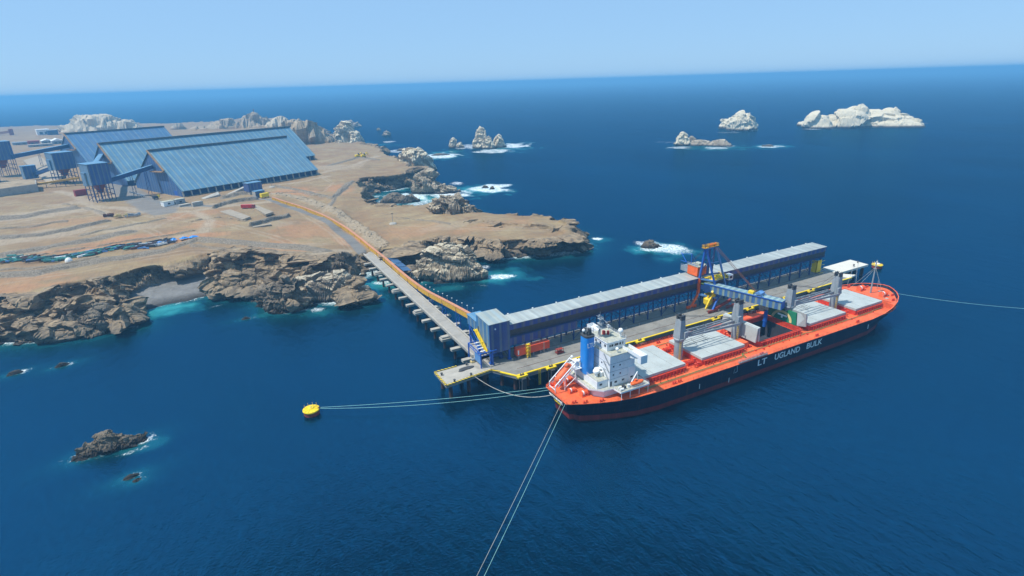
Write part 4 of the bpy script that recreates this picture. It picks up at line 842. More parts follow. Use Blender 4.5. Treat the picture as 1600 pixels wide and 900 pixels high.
    part('lamp','white',lambda m:m.sphere((fx-1.3,fy+.6,30.4),.6,8,5),fu)
    part('ventilator','white',lambda m:(m.tube((14.3,-4.2,14.),(14.3,-4.2,15.5),.6,10),m.lathe((14.3,-4.2,15.5),[(1.1,0),(1.25,.3),(1.2,.9),(.9,1.1)],14)),t2)
    part('ventilator','white',lambda m:(m.tube((15.9,-5.,14.),(15.9,-5.,15.8),.6,10),m.lathe((15.9,-2.6,15.3),[(1.1,0),(1.25,.3),(1.2,.9),(.9,1.1)],14),m.tube((15.9,-2.6,14.),(15.9,-2.6,15.5),.5,8)),t2)
    part('stairway','crane_grey',lambda m:[m.bar((16.3,-8.6+k*.0,11.2+k*3.),(16.3,-5.6,14.2+k*3.),.12,.5) for k in (1,2,3)],tt)
    # rescue boat and davit
    def boat(m,c,l,w,h):
        secs=[(-.5,.55,.9),(-.42,.9,1),(-.1,1,1),(.25,.92,1),(.42,.5,1.),(.5,.06,1.05)]; vs=[];fs=[];n=10
        for (t,b,zz) in secs:
            for i in range(n):
                a=2*pi*i/n; vs.append((c[0]+t*l,c[1]+cos(a)*w/2*b,c[2]+sin(a)*h/2*(zz if sin(a)>0 else .9)*(b**.4)))
        for j in range(len(secs)-1):
            for i in range(n): fs.append((j*n+i,j*n+(i+1)%n,(j+1)*n+(i+1)%n,(j+1)*n+i))
        fs.append(tuple(range(n)));fs.append(tuple(range((len(secs)-1)*n,len(secs)*n))); m.add(vs,fs)
    part('rescue_boat','orange',lambda m:(boat(m,(26.2,-12.6,12.4),5.6,2.,1.2),m.box(25,26.,-12.9,-12.1,12.8,13.6)),label='small orange rescue boat under a white davit')
    part('davit','ship_white',lambda m:(m.bar((22.4,-12.4,11.2),(27.2,-11.2,15.6),.3),m.tube((22.3,-12.4,11.2),(22.3,-12.4,12.5),.45,8),m.tube((27.2,-11.2,15.6),(26.3,-12.4,13.2),.05,4)))
    part('liferaft','white',lambda m:(m.tube((18.3,-13.,11.8),(19.7,-13.,11.8),.4,10),m.tube((18.6,-11.6,11.7),(19.9,-11.6,11.7),.35,10)))
    part('deck_locker','dark_grey',lambda m:(m.box(20.2,21.,-12.9,-12.2,11.2,12.4),m.box(20.4,21.4,-11.6,-11,11.2,12.)))
    # free-fall lifeboat on its slipway over the stern
    def slip(m):
        for yy in (5.6,1.6):
            m.bar((.7,yy,10.9),(9.6,yy,18.4),.35,.35); m.bar((.7,yy,8.2),(.7,yy,10.9),.28,.28); m.bar((4.8,yy,8.2),(4.8,yy,14.3),.25,.25); m.bar((9.4,yy,11),(9.4,yy,18.3),.3,.3); m.bar((9.4,yy,12.),(4.8,yy,9.),.2,.2)
            m.bar((1.7,yy,10.2),(9.,yy,16.4),.22,.22)
        for x,z in ((.7,9.4),(3.,12.7),(9.4,18.2),(9.4,15),(9.4,12)): m.bar((x,1.6,z),(x,5.6,z),.25)
        m.box(8.6,11.4,.6,6.8,15.8,15.95); m.rail([(8.6,.6,15.9),(8.6,6.8,15.9),(11.4,6.8,15.9)],1.,1.4,.06); m.box(10,11.6,2.6,4.8,16,18); 
    sw=part('slipway','ship_white',slip,label='white frame slipway carrying the lifeboat over the stern')
    mb=MB(); boat(mb,(0,0,0),8.6,2.9,2.9); mb.sphere((2.8,0,1.2),1.,10,6,1.1,.9,.8)
    a_=math.atan2(7.5,8.9); cx,cz=5.5,14.1
    mb.v=[(cx+ (-x)*-1*cos(a_)-z*sin(a_),y+3.6,cz+x*sin(a_)+z*cos(a_)) for x,y,z in mb.v]
    mb.build('lifeboat','orange_deck',ship,'orange enclosed free fall lifeboat pointing down over the stern',smooth=True)
    part('life_rings','white',lambda m:[m.sphere((x,y,18.6),.55,8,5) for x,y in ((10.3,5.6),(11.2,2.2),(10.6,1.4))],sw)
    # mooring gear
    def winch(m,x,y,s=1.):
        m.box(x-1.4*s,x+1.4*s,y-1.*s,y+1.*s,0,.35); m.tube((x-1.1*s,y,1.1*s),(x+1.1*s,y,1.1*s),.75*s,10); m.tube((x-1.3*s,y,1.1*s),(x-1.1*s,y,1.1*s),1.05*s,10); m.tube((x+1.1*s,y,1.1*s),(x+1.3*s,y,1.1*s),1.05*s,10); m.tube((x,y,1.1*s),(x+.15,y,1.1*s),1.*s,10); m.box(x+1.4*s,x+2.2*s,y-.5*s,y+.5*s,0,1.3*s)
    for (x,y,z0,s_) in [(8.8,-4.6,8.05,1.),(6.2,-.6,8.05,.9),(4.6,6.6,8.05,.9),(9,6.2,8.05,.9),(182.5,5.2,10.65,1.25),(183.8,-5.2,10.65,1.3),(57,-6.4,8.05,1),(87,-6.8,8.05,1.),(121.5,-6.,8.05,.9),(152,-6.4,8.05,1.),(57,6.4,8.05,1),(90,6.8,8.05,1.),(152,6.4,8.05,1.)]:
        mb=MB(); winch(mb,x,y,s_); mb.v=[(a,b,c+z0) for a,b,c in mb.v]; w_=mb.build('winch','orange_deck' if x>170 or x<20 else 'orange_dark',ship)
        mb=MB(); 
        if x>170 or x<20: mb.tube((x-.7*s_,y,z0+1.1*s_),(x-.25*s_,y,z0+1.1*s_),.9*s_,10); mb.build('rope_drum','white',w_)
    for x,y,z in [(3,-7.2,8),(6.5,-9,8),(3,7.,8),(12,-11,8),(42,-14.6,8),(44.6,-14.6,8),(88,-14.6,8),(122,-14.6,8),(150,-14.6,8),(182,-11,10.6),(188,-7.2,10.6),(189,6.,10.6),(185,8,10.6),(182,11,10.6),(60,14.6,8),(100,14.6,8),(140,14.6,8)]:
        def bl(m):
            m.box(x-1.,x+1.,y-.35,y+.35,z,z+.15)
            for dx in (-.55,.55): m.tube((x+dx,y,z),(x+dx,y,z+.9),.3,8); m.tube((x+dx,y,z+.9),(x+dx,y,z+1.),.4,8)
        part('bollard','orange_dark',bl)
    R_=random.Random(5)
    for (xa,xb) in ((53.2,60),(85,91),(119.8,123),(149.8,155.6)):
        for _ in range(24):
            x=R_.uniform(xa,xb);y=R_.uniform(-9.5,9.5)
            if abs(y)<2.4: continue
            k=R_.random(); m=MB()
            if k<.35: m.tube((x,y,8),(x,y,8+R_.uniform(.8,2.2)),R_.uniform(.18,.42),8); nm='vent_pipe'
            elif k<.6: h=R_.uniform(.5,1.5); m.box(x-R_.uniform(.3,.9),x+R_.uniform(.3,.9),y-.5,y+.5,8,8+h); nm='deck_box'
            elif k<.8: h=R_.uniform(1.2,2.2); m.tube((x,y,8),(x,y,8+h),.16,6); m.lathe((x,y,8+h),[(.45,0),(.5,.3),(.2,.5)],8); nm='mushroom_vent'
            else: m.bar((x-1.2,y,8.9),(x+1.2,y+R_.uniform(-1,1),8.9),.14); m.bar((x,y,8),(x,y,8.9),.12); nm='pipe_run'
            m.build(nm,'orange_dark' if R_.random()<.75 else 'orange_deck',ship)
    for x in np.arange(34,176,3.9):
        for sg in (-1,1):
            y=sg*R_.uniform(10.6,12.1); k=R_.random(); m=MB()
            if k<.4: m.tube((x,y,8),(x,y,8+R_.uniform(.5,1.1)),R_.uniform(.12,.3),6); m.build('vent_pipe','orange_dark',ship)
            elif k<.6: m.box(x-.3,x+.3,y-.3,y+.3,8,8.6); m.build('deck_box','orange_dark',ship)
    part('deck_store','orange_deck',lambda m:m.box(84.6,88.2,-7.6,-3.4,8,10.7))
    part('deck_store','orange_deck',lambda m:m.box(173.5,176.8,11.,13.5,8,10.6))
    # pipes along the starboard deck, with the bend round the gangway
    part('deck_pipe','green_pipe',lambda m:(m.path([(30,-12.3,8.45),(74,-12.3,8.45),(80,-12.3,8.45),(81,-10.9,8.45),(120,-10.9,8.45),(123,-11.2,8.45),(165,-11.2,8.45),(168,-10.6,8.45),(175,-10.4,8.45)],.16,6),m.path([(30,-12.8,8.4),(79,-12.8,8.4),(80.4,-13.6,8.4)],.12,6),m.path([(80.2,-13.8,8.4),(81.2,-11.,8.5)],.18,6)))
    part('deck_pipe','green_pipe',lambda m:(m.path([(30,12.3,8.45),(175,12.1,8.45)],.16,6)))
    part('gangway','crane_grey',lambda m:(m.box(74,90,-16.,-15.3,8.25,8.5),m.rail([(74,-15.95,8.5),(90,-15.95,8.5)],.9,2,.07),m.rail([(74,-15.35,8.5),(90,-15.35,8.5)],.9,2,.07)),label='grey accommodation ladder stowed along the starboard deck edge')
    part('railing','orange_deck',lambda m:m.rail([(ST[i][0],-ST[i][1]+.15,8.15) for i in range(0,12)],1.05,2.4,.06) and m.rail([(ST[i][0],ST[i][1]-.15,8.15) for i in range(0,12)],1.05,2.4,.06))
    part('railing','orange_deck',lambda m:m.rail([(.1,-7,8.3),(.1,7,8.3)],1.05,1.6,.07))
    fm=part('foremast','crane_grey',lambda m:(m.tube((183.2,.6,10.6),(183.2,.6,26.5),.42,10,.24),m.bar((183.2,-1,25.),(183.2,2.2,25.),.2),m.box(182.6,183.8,0,1.2,23.2,23.3),m.tube((183.2,.6,26.5),(183.2,.6,28),.06,5)),label='tall thin grey mast on the bow')
    part('mast_stay','rope_grey',lambda m:(m.tube((183.2,.6,24),(178.5,9.,10.8),.05,4),m.tube((183.2,.6,24),(178.5,-9.,10.8),.05,4)),fm)
    part('small_mast','crane_grey',lambda m:m.tube((190,1.6,10.6),(190,1.6,15.5),.13,6))
    part('anchor','crane_grey',lambda m:(m.bar((186.9,-9.9,8.6),(187.4,-10.9,6.6),.35),m.bar((186.3,-10.6,6.6),(188.4,-10.3,6.8),.3)))
    part('rope_coils','rope_grey',lambda m:[m.lathe((x,y,10.62),[(r_,0),(r_,.25),(r_*.5,.3)],10) for x,y,r_ in ((187.5,-3.,1.1),(188.8,-.8,.9),(186.8,-5.6,.8),(182,-8,.8))])
    # hull writing
    ang=(radians(90),0,0)
    for wd,x0_,x1_ in (('LT',84.5,89.6),('UGLAND',94.3,109.6),('BULK',113.9,123.9)):
        text('lettering',wd,3.65,(x0_,-16.16,4.55),ang,'white',ship,width=x1_-x0_,extr=.02)
    tn=mathutils.Vector((-.958,0,-.285)); ty=mathutils.Vector((-.285,0,.958)); tx=mathutils.Vector((0,-1,0))
    rot=mathutils.Matrix((tx,ty,tn)).transposed().to_euler()
    text('lettering','LUNA NAREE',1.55,(.33,4.6,6.25),rot,'white',ship,width=8.6,extr=.12)
    text('lettering','MONROVIA',.95,(.86,2.6,4.85),rot,'yellow',ship,width=4.8,extr=.12)
    part('draught_mark','white',lambda m:(m.box(53.2,53.45,-16.2,-16.1,3.4,5.4),m.box(68.8,69.0,-16.2,-16.1,1.6,3.6),m.box(156.,156.3,-16.2,-16.0,4.,6.)))
    part('bilge_chute','crane_grey',lambda m:(m.bar((72.6,-16.2,7.8),(72.9,-16.25,5.3),.16),m.bar((71.6,-16.2,5.),(72.9,-16.25,5.3),.16),m.bar((71.,-16.2,4.9),(71.6,-16.2,6.9),.12)))
    return ship
ship=build_ship()
def ship_pt(x,y,z):
    return (SHIP[0]+x*cos(SHIP_RZ)-y*sin(SHIP_RZ),SHIP[1]+x*sin(SHIP_RZ)+y*cos(SHIP_RZ),z)
# ------------------------------------------------------------------ JETTY
def build_jetty():
    O=(90,170,0)
    jt=thing('jetty','long grey concrete jetty platform on dark piles with yellow edges beside the ship','jetty',O)
    P_=[(64.6,177.4),(84.8,179.6),(90.6,169.8),(302,169.8),(302,192.4),(91.5,192.4),(83.4,192.4),(83.4,189.8),(64.6,189.8)]
    mb=MB(O); mb.prism(P_,5.9,7.0); mb.build('deck_slab','quay_concrete',jt)
    mb=MB(O); mb.prism([(65.2,178.),(84.6,180.2),(86.8,184),(86.8,189.2),(65.2,189.2)],7.0,7.03); mb.build('pale_apron','concrete',jt,'pale clean concrete surface of the small end platform')
    mb=MB(O)
    for x in np.arange(96,302,6.): mb.box(x-.25,x+.25,170.6,192,5.2,5.9)
    mb.box(91,302,170.4,171.4,5.1,5.9); mb.build('deck_beams','concrete',jt)
    for x in np.arange(97,302,9.):
        for y in (172.2,181.5,191.):
            mb=MB(O); mb.tube((x,y,-6),(x,y,5.4),.62,10); mb.build('pile','pile',jt)
    for x,y in ((67,179.5),(67,188),(75,180.5),(75,188),(82.5,181.5),(86,187),(91.5,172.5),(88.5,178)):
        mb=MB(O); mb.tube((x,y,-6),(x,y,5.9),.75,10); mb.build('pile','pile',jt)
    mb=MB(O); mb.box(90.9,302,169.75,170.55,7.0,7.35)
    for x in (92.8,106,128.7,151.4,174.,197.,220,243,266,289): mb.box(x-2.2,x+2.2,168.3,170.6,6.6,7.3)
    mb.bar((86.9,176.,7.18),(90.9,169.9,7.18),.8,.35); mb.build('edge_kerb','yellow',jt)
    mb=MB(O); mb.bar((64.6,177.5,7.15),(84.9,179.7,7.15),.75,.32); mb.bar((64.7,177.5,7.15),(64.7,189.8,7.15),.75,.32); mb.bar((64.7,189.7,7.15),(74,189.7,7.15),.6,.32); mb.bar((84.9,179.7,7.15),(87,176,7.15),.8,.32)
    mb.build('edge_kerb','hazard',jt,'kerb painted in yellow and black hazard stripes')
    mb=MB(O); mb.box(92,302,192.0,192.4,7.,7.5); mb.build('edge_kerb','concrete',jt)
    for x in (92.8,106,128.7,151.4,174.,197.,220,243,266,289):
        mb=MB(O); mb.box(x-.9,x+.9,167.2,168.2,1.6,6.6); mb.box(x-.5,x+.5,168.,170,4.6,5.6); mb.bar((x-1.8,168.3,6.8),(x-2.2,167.4,2.6),.22); mb.bar((x+1.8,168.3,6.8),(x+2.4,167.2,5.5),.22); mb.build('fender','dark_grey',jt)
        mb=MB(O); mb.box(x-.9,x+.9,168.9,169.7,7.3,7.42); mb.tube((x-.5,169.3,7.3),(x-.5,169.3,8.),.3,8); mb.tube((x+.5,169.3,7.3),(x+.5,169.3,8.),.3,8); mb.build('bollard','dark_grey',jt)
    mb=MB(O); 
    for xx in (101,): mb.bar((xx-.4,169.6,7.2),(xx-.4,169.6,.5),.14); mb.bar((xx+.4,169.6,7.2),(xx+.4,169.6,.5),.14); [mb.bar((xx-.4,169.6,z),(xx+.4,169.6,z),.1) for z in np.arange(.8,7,.6)]
    mb.build('ladder','yellow',jt)
    mb=MB(O); 
    for y in (175.2,185.): mb.box(94,300,y-.08,y+.08,7.0,7.06)
    mb.build('crane_rail','rust',jt)
    for x in np.arange(96,300,7.4): mb=MB(O); mb.box(x-.3,x+.3,182.6,183.1,7.,7.5); mb.build('cable_post','concrete',jt)
    for x,y in ((68.5,178.6),(76.,179.8),(66.2,186),(78,188.6)):
        mb=MB(O); mb.lathe((x,y,7.03),[(.45,0),(.35,.2),(.3,.7),(.55,.8),(.5,1.)],10); mb.build('bollard','dark_grey',jt)
    mb=MB(O); 
    for x in (106,140,175): 
        mb.bar((x-1.5,192.,7.5),(x-1.5,192.,8.6),.08)
    mb.rail([(92,192.2,7.4),(302,192.2,7.4)],1.,6,.05); mb.build('railing','rust',jt)
    mb=MB(O); mb.prism([(300,170.5),(309,172.),(303.5,178.3),(300,178.3)],6.2,7.01); mb.build('deck_slab','light_deck',jt)
    # mooring dolphin at the far end
    D_=(317,184,0); dl=thing('mooring_dolphin','bright white concrete mooring platform on dark piles at the far end of the jetty','platform',D_)
    mb=MB(D_); mb.prism([(301.8,178.6),(332.2,178.9),(332.4,190),(306.4,189.6)],5.9,7.1); mb.build('deck_slab','light_deck',dl)
    for x,y in ((306,181),(315,181),(323,181),(330.5,181),(310,187.5),(320,187.5),(330,187.5)):
        mb=MB(D_); mb.tube((x,y,-6),(x,y,5.95),.9,10); mb.build('pile','pile',dl)
    for x,y in ((322,181.4),(330,184.)): mb=MB(D_); mb.lathe((x,y,7.1),[(.5,0),(.35,.3),(.35,.9),(.6,1.),(.5,1.2)],8); mb.build('bollard','dark_grey',dl)
    # small things on the jetty
    def at_thing(nm,lb,ct,loc,parts):
        t=thing(nm,lb,ct,loc)
        for pn,mt,fn in parts: mb=MB(); fn(mb); mb.build(pn,mt,t)
        return t
    at_thing('storage_tank','long orange red tank box on short legs under the conveyor gallery','tank',(105.6,183.3,7),[('tank','red_tank',lambda m:m.box(-7.8,7.8,-1.3,1.3,1.4,4.6)),('leg','crane_grey',lambda m:[m.box(x-.15,x+.15,y-.15,y+.15,0,1.4) for x in (-7,-3.5,0,3.5,7) for y in (-1.1,1.1)]),('top_rail','dark_grey',lambda m:m.rail([(-7.8,1.2,4.6),(7.8,1.2,4.6)],.9,2,.06)),('plate','white',lambda m:m.box(-7.5,-6.9,-1.34,-1.3,2.,4.)),('pipe_post','concrete',lambda m:m.tube((4.8,-1.7,0),(4.8,-1.7,4.9),.12,6))])
    at_thing('access_stair','yellow steel stair tower standing in front of the orange red tank','stairs',(102.6,181.3,7),[('frame','yellow',lambda m:([m.bar((x,y,0),(x,y,6.2),.16) for x in (-.7,.7) for y in (-.5,.5)],[m.bar((-.7,-.5,z),(.7,.5,z+1.2),.3) for z in (.3,1.8,3.3,4.8)],[m.box(-.7,.7,-.5,.5,z,z+.08) for z in (1.5,3,4.5,6)]))])
    at_thing('cargo_rack','small red steel frame rack standing alone on the grey jetty deck','rack',(115.5,177.8,7),[('frame','rust_red',lambda m:([m.bar((x,y,0),(x,y,2.6),.14) for x in (-1.5,1.5) for y in (-.8,.8)],m.box(-1.5,1.5,-.8,.8,.4,.9),m.box(-1.5,1.5,-.8,.8,1.9,2.1),m.box(-1.5,1.5,-.82,-.76,.9,1.2)))])
    at_thing('rope_heap','flat dark heap of old rope and net on the small end platform','rope',(76.8,186.,7.03),[('net','dark_grey',lambda m:(m.sphere((0,0,.1),1.6,10,5,2.2,.8,.35),m.sphere((-2.4,-1.,.1),1.,10,5,1.6,.6,.4)))])
    at_thing('mooring_winch','yellow and grey mooring winch where the trestle road meets the end platform','winch',(82.,189.6,7.03),[('base','beige',lambda m:(m.box(-1.7,-.3,-.8,.8,0,.6),m.box(.6,1.8,-.6,.6,0,.5))),('drum','crane_grey',lambda m:(m.tube((-1.3,0,1.1),(.3,0,1.1),.5,10),m.box(.0,.5,-.5,.5,0,1.8)))])
    # pipe portal between the road end and the tower
    def portal(m):
        for y in (182.9,194.6):
            m.bar((81.9,y,7),(81.9,y,13.4),.45); m.bar((87.2,y,7),(87.2,y,13.4),.3)
            m.bar((81.9,y,13.4),(89,y,13.4),.35); m.bar((81.9,y,12.2),(89,y,12.2),.2)
        for x in (81.9,84.2,86.5): m.bar((x,182.9,13.4),(x,194.6,13.4),.3)
        m.bar((81.9,182.9,12.2),(81.9,194.6,12.2),.2)
        for k in range(6): m.bar((81.9,183+k*2,12.2 if k%2 else 13.4),(81.9,185+k*2,13.4 if k%2 else 12.2),.12)
    mb=MB((84,188,7)); portal(mb); t=thing('pipe_portal','blue steel portal frame spanning the road end beside the blue tower','frame',(84,188,7)); mb.build('frame','blue',t)
    mb=MB((84,188,7)); [mb.box(82.4+.4*k,84.6+.5*k,y,y+.5,13.55,13.65) for k,y in enumerate((184.2,186.9,189.6,192.4))]; mb.build('cable_tray','white',t)
    mb=MB((84,188,7)); mb.box(81.98,82.05,183.2,189,8.3,12.1); mb.build('mesh_panel','light_blue',t)
build_jetty()
def build_gallery():
    O=(90,188,0); g=thing('conveyor_gallery','long blue conveyor gallery on stilts with pale grey roof running along the jetty','conveyor',O)
    x0,x1=96.,297.5
    mb=MB(O); mb.add([(x0,183.9,22.2),(x1,183.9,22.2),(x1,193.3,22.5),(x0,193.3,22.5),(x0,183.9,22.35),(x1,183.9,22.35),(x1,193.3,22.65),(x0,193.3,22.65)],[(3,2,1,0),(4,5,6,7),(0,1,5,4),(1,2,6,5),(2,3,7,6),(3,0,4,7)]); rf=mb.build('roof','gallery_roof',g)
    mb=MB(O); [mb.box(x-.25,x+.25,193.,193.6,22.7,23.) for x in np.arange(100,296,12.)]; mb.build('roof_vent','white',rf)
    mb=MB(O); mb.box(x0,x1,184.3,192.9,19.7,22.19); mb.build('wall','gallery_wall',g,'upper band of dark blue sheeting with pale strips')
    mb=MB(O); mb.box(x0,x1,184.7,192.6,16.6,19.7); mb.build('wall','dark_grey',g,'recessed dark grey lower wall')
    mb=MB(O); mb.box(x0,x1,184.2,184.5,16.3,16.75); mb.box(x0,x1,192.8,193.1,16.3,16.75); mb.box(x0,x1,184.,184.7,16.28,16.4); mb.rail([(x0,184.2,16.7),(x1,184.2,16.7)],1.1,4,.07); mb.build('girder','navy_steel',g)
    mb=MB(O); mb.box(x0,129,184.32,184.44,12.8,16.3); mb.build('lower_cladding','gallery_wall',g)
    n=0
    for x in np.arange(128,298,8.4):
        mb=MB(O)
        for y in (185.6,191.6): mb.bar((x,y,7),(x,y,16.4),.5)
        mb.bar((x,185.6,15.8),(x,191.6,15.8),.35); mb.bar((x,185.6,8),(x,191.6,15.5),.18)
        mb.build('leg','navy_steel',g)
        mb=MB(O)
        if x+8.4<298:
            for y in (185.6,191.6):
                mb.bar((x,y,13.2),(x+4.2,y,16.2),.2); mb.bar((x+8.4,y,13.2),(x+4.2,y,16.2),.2)
                if n%3==0: mb.bar((x,y,7.4),(x+8.4,y,14.),.16); mb.bar((x,y,14.),(x+8.4,y,7.4),.16)
                mb.bar((x,y,14.),(x+8.4,y,14.),.14); mb.bar((x+4.2,y,13.9),(x+4.2,y,16.2),.12)
            mb.bar((x+4.2,185.6,16.1),(x+4.2,191.6,16.1),.14)
            mb.build('bracing','navy_steel',g)
        n+=1
    [MB(O).bar((x,y,7),(x,y,13),.45).build('leg','navy_steel',g) for x in (99,107,115,122) for y in (186.4,191.6)]
    mb=MB((296,186,7)); mb.box(292.4,296.4,184.9,185.2,7.6,14.6); mb.box(292.4,292.7,184.9,188,7.6,14.6); [mb.bar((292.4,183.2,z),(296.4,183.2,z),.15) for z in (7.6,10,12.4,14.6)]
    t=thing('yellow_screen','tall yellow sheet screen under the far end of the conveyor gallery','screen',(296,186,7)); mb.build('panel','yellow',t)
    # transfer tower
    O2=(91,189,7); tw=thing('transfer_tower','blue clad transfer tower with pale sloping roof at the near end of the gallery','tower',O2)
    X0,X1,Y0,Y1=86.6,95.8,184.,196.
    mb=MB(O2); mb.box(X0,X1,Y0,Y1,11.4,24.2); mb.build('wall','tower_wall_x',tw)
    mb=MB(O2); mb.box(X0-.06,X0,Y0+.01,Y1-.01,11.4,24.2); mb.build('wall','tower_wall_y',tw,'side wall facing the shore, sunlit lighter blue painted in, with pale strips')
    mb=MB(O2); mb.add([(X0-.3,Y0-.3,24.2),(X1+.3,Y0-.3,24.2),(X1+.3,Y1+.3,24.9),(X0-.3,Y1+.3,24.9),(X0-.3,Y0-.3,24.4),(X1+.3,Y0-.3,24.4),(X1+.3,Y1+.3,25.1),(X0-.3,Y1+.3,25.1)],[(3,2,1,0),(4,5,6,7),(0,1,5,4),(1,2,6,5),(2,3,7,6),(3,0,4,7)]); mb.build('roof','tower_roof',tw)
    for x,y in ((X0+.4,Y0+.4),(X1-.4,Y0+.4),(X0+.4,Y1-.4),(X1-.4,Y1-.4)): mb=MB(O2); mb.box(x-.35,x+.35,y-.35,y+.35,7,11.4); mb.box(x-.7,x+.7,y-.7,y+.7,7,7.5); mb.build('leg','blue',tw)
    mb=MB(O2); mb.bar((X1-.4,Y0+.4,7.5),(X1-.4,Y1-.4,11.3),.25); mb.bar((X0+.4,Y0+.4,11),(X1-.4,Y0+.4,8),.22); mb.tube((93,187,7),(92,188,12),1.0,10); mb.box(89,93,187,191,8,11.4); mb.build('chute','navy_steel',tw)
    mb=MB(O2)
    for (a,b) in (((X0-1,195,18.),(X0-1,190,15.)),((X0-1,190,15.),(X0-1,185.5,12.))):
        mb.bar(a,b,1.1,.15); mb.rail([(a[0]-.5,a[1],a[2]),(b[0]-.5,b[1],b[2])],1.,1.2,.12); mb.rail([(a[0]+.5,a[1],a[2]),(b[0]+.5,b[1],b[2])],1.,1.2,.12)
    mb.box(X0-1.6,X0-.1,194.6,196.2,17.9,18.05); mb.box(X0-1.6,X0-.1,189.2,190.6,14.9,15.05); mb.build('stairway','yellow',tw)
    mb=MB(O2); mb.box(X0-.12,X0-.05,187,188,13,15.2); mb.box(X0-.12,X0-.05,193.6,194.6,18,20.1); mb.build('door','dark_grey',tw)
    mb=MB(O2); mb.sphere((89.2,Y0-.2,22),.35,8,5); mb.build('lamp','white',tw)
    # link building
    O3=(91,200,14); lk=thing('link_building','small blue clad link box between the orange conveyor and the blue tower','building',O3)
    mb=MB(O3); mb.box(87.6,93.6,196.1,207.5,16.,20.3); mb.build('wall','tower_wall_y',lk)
    mb=MB(O3); mb.box(87.3,93.9,196.1,207.8,20.3,20.55); mb.build('roof','blue_roof',lk)
    mb=MB(O3); [mb.bar((x,y,-3),(x,y,16),.5) for x in (88,93.2) for y in (198.5,206.5)]; [mb.bar((88,198.5,z),(88,206.5,z+4),.2) for z in (2,7,11)]; mb.build('leg','blue',lk)
build_gallery()
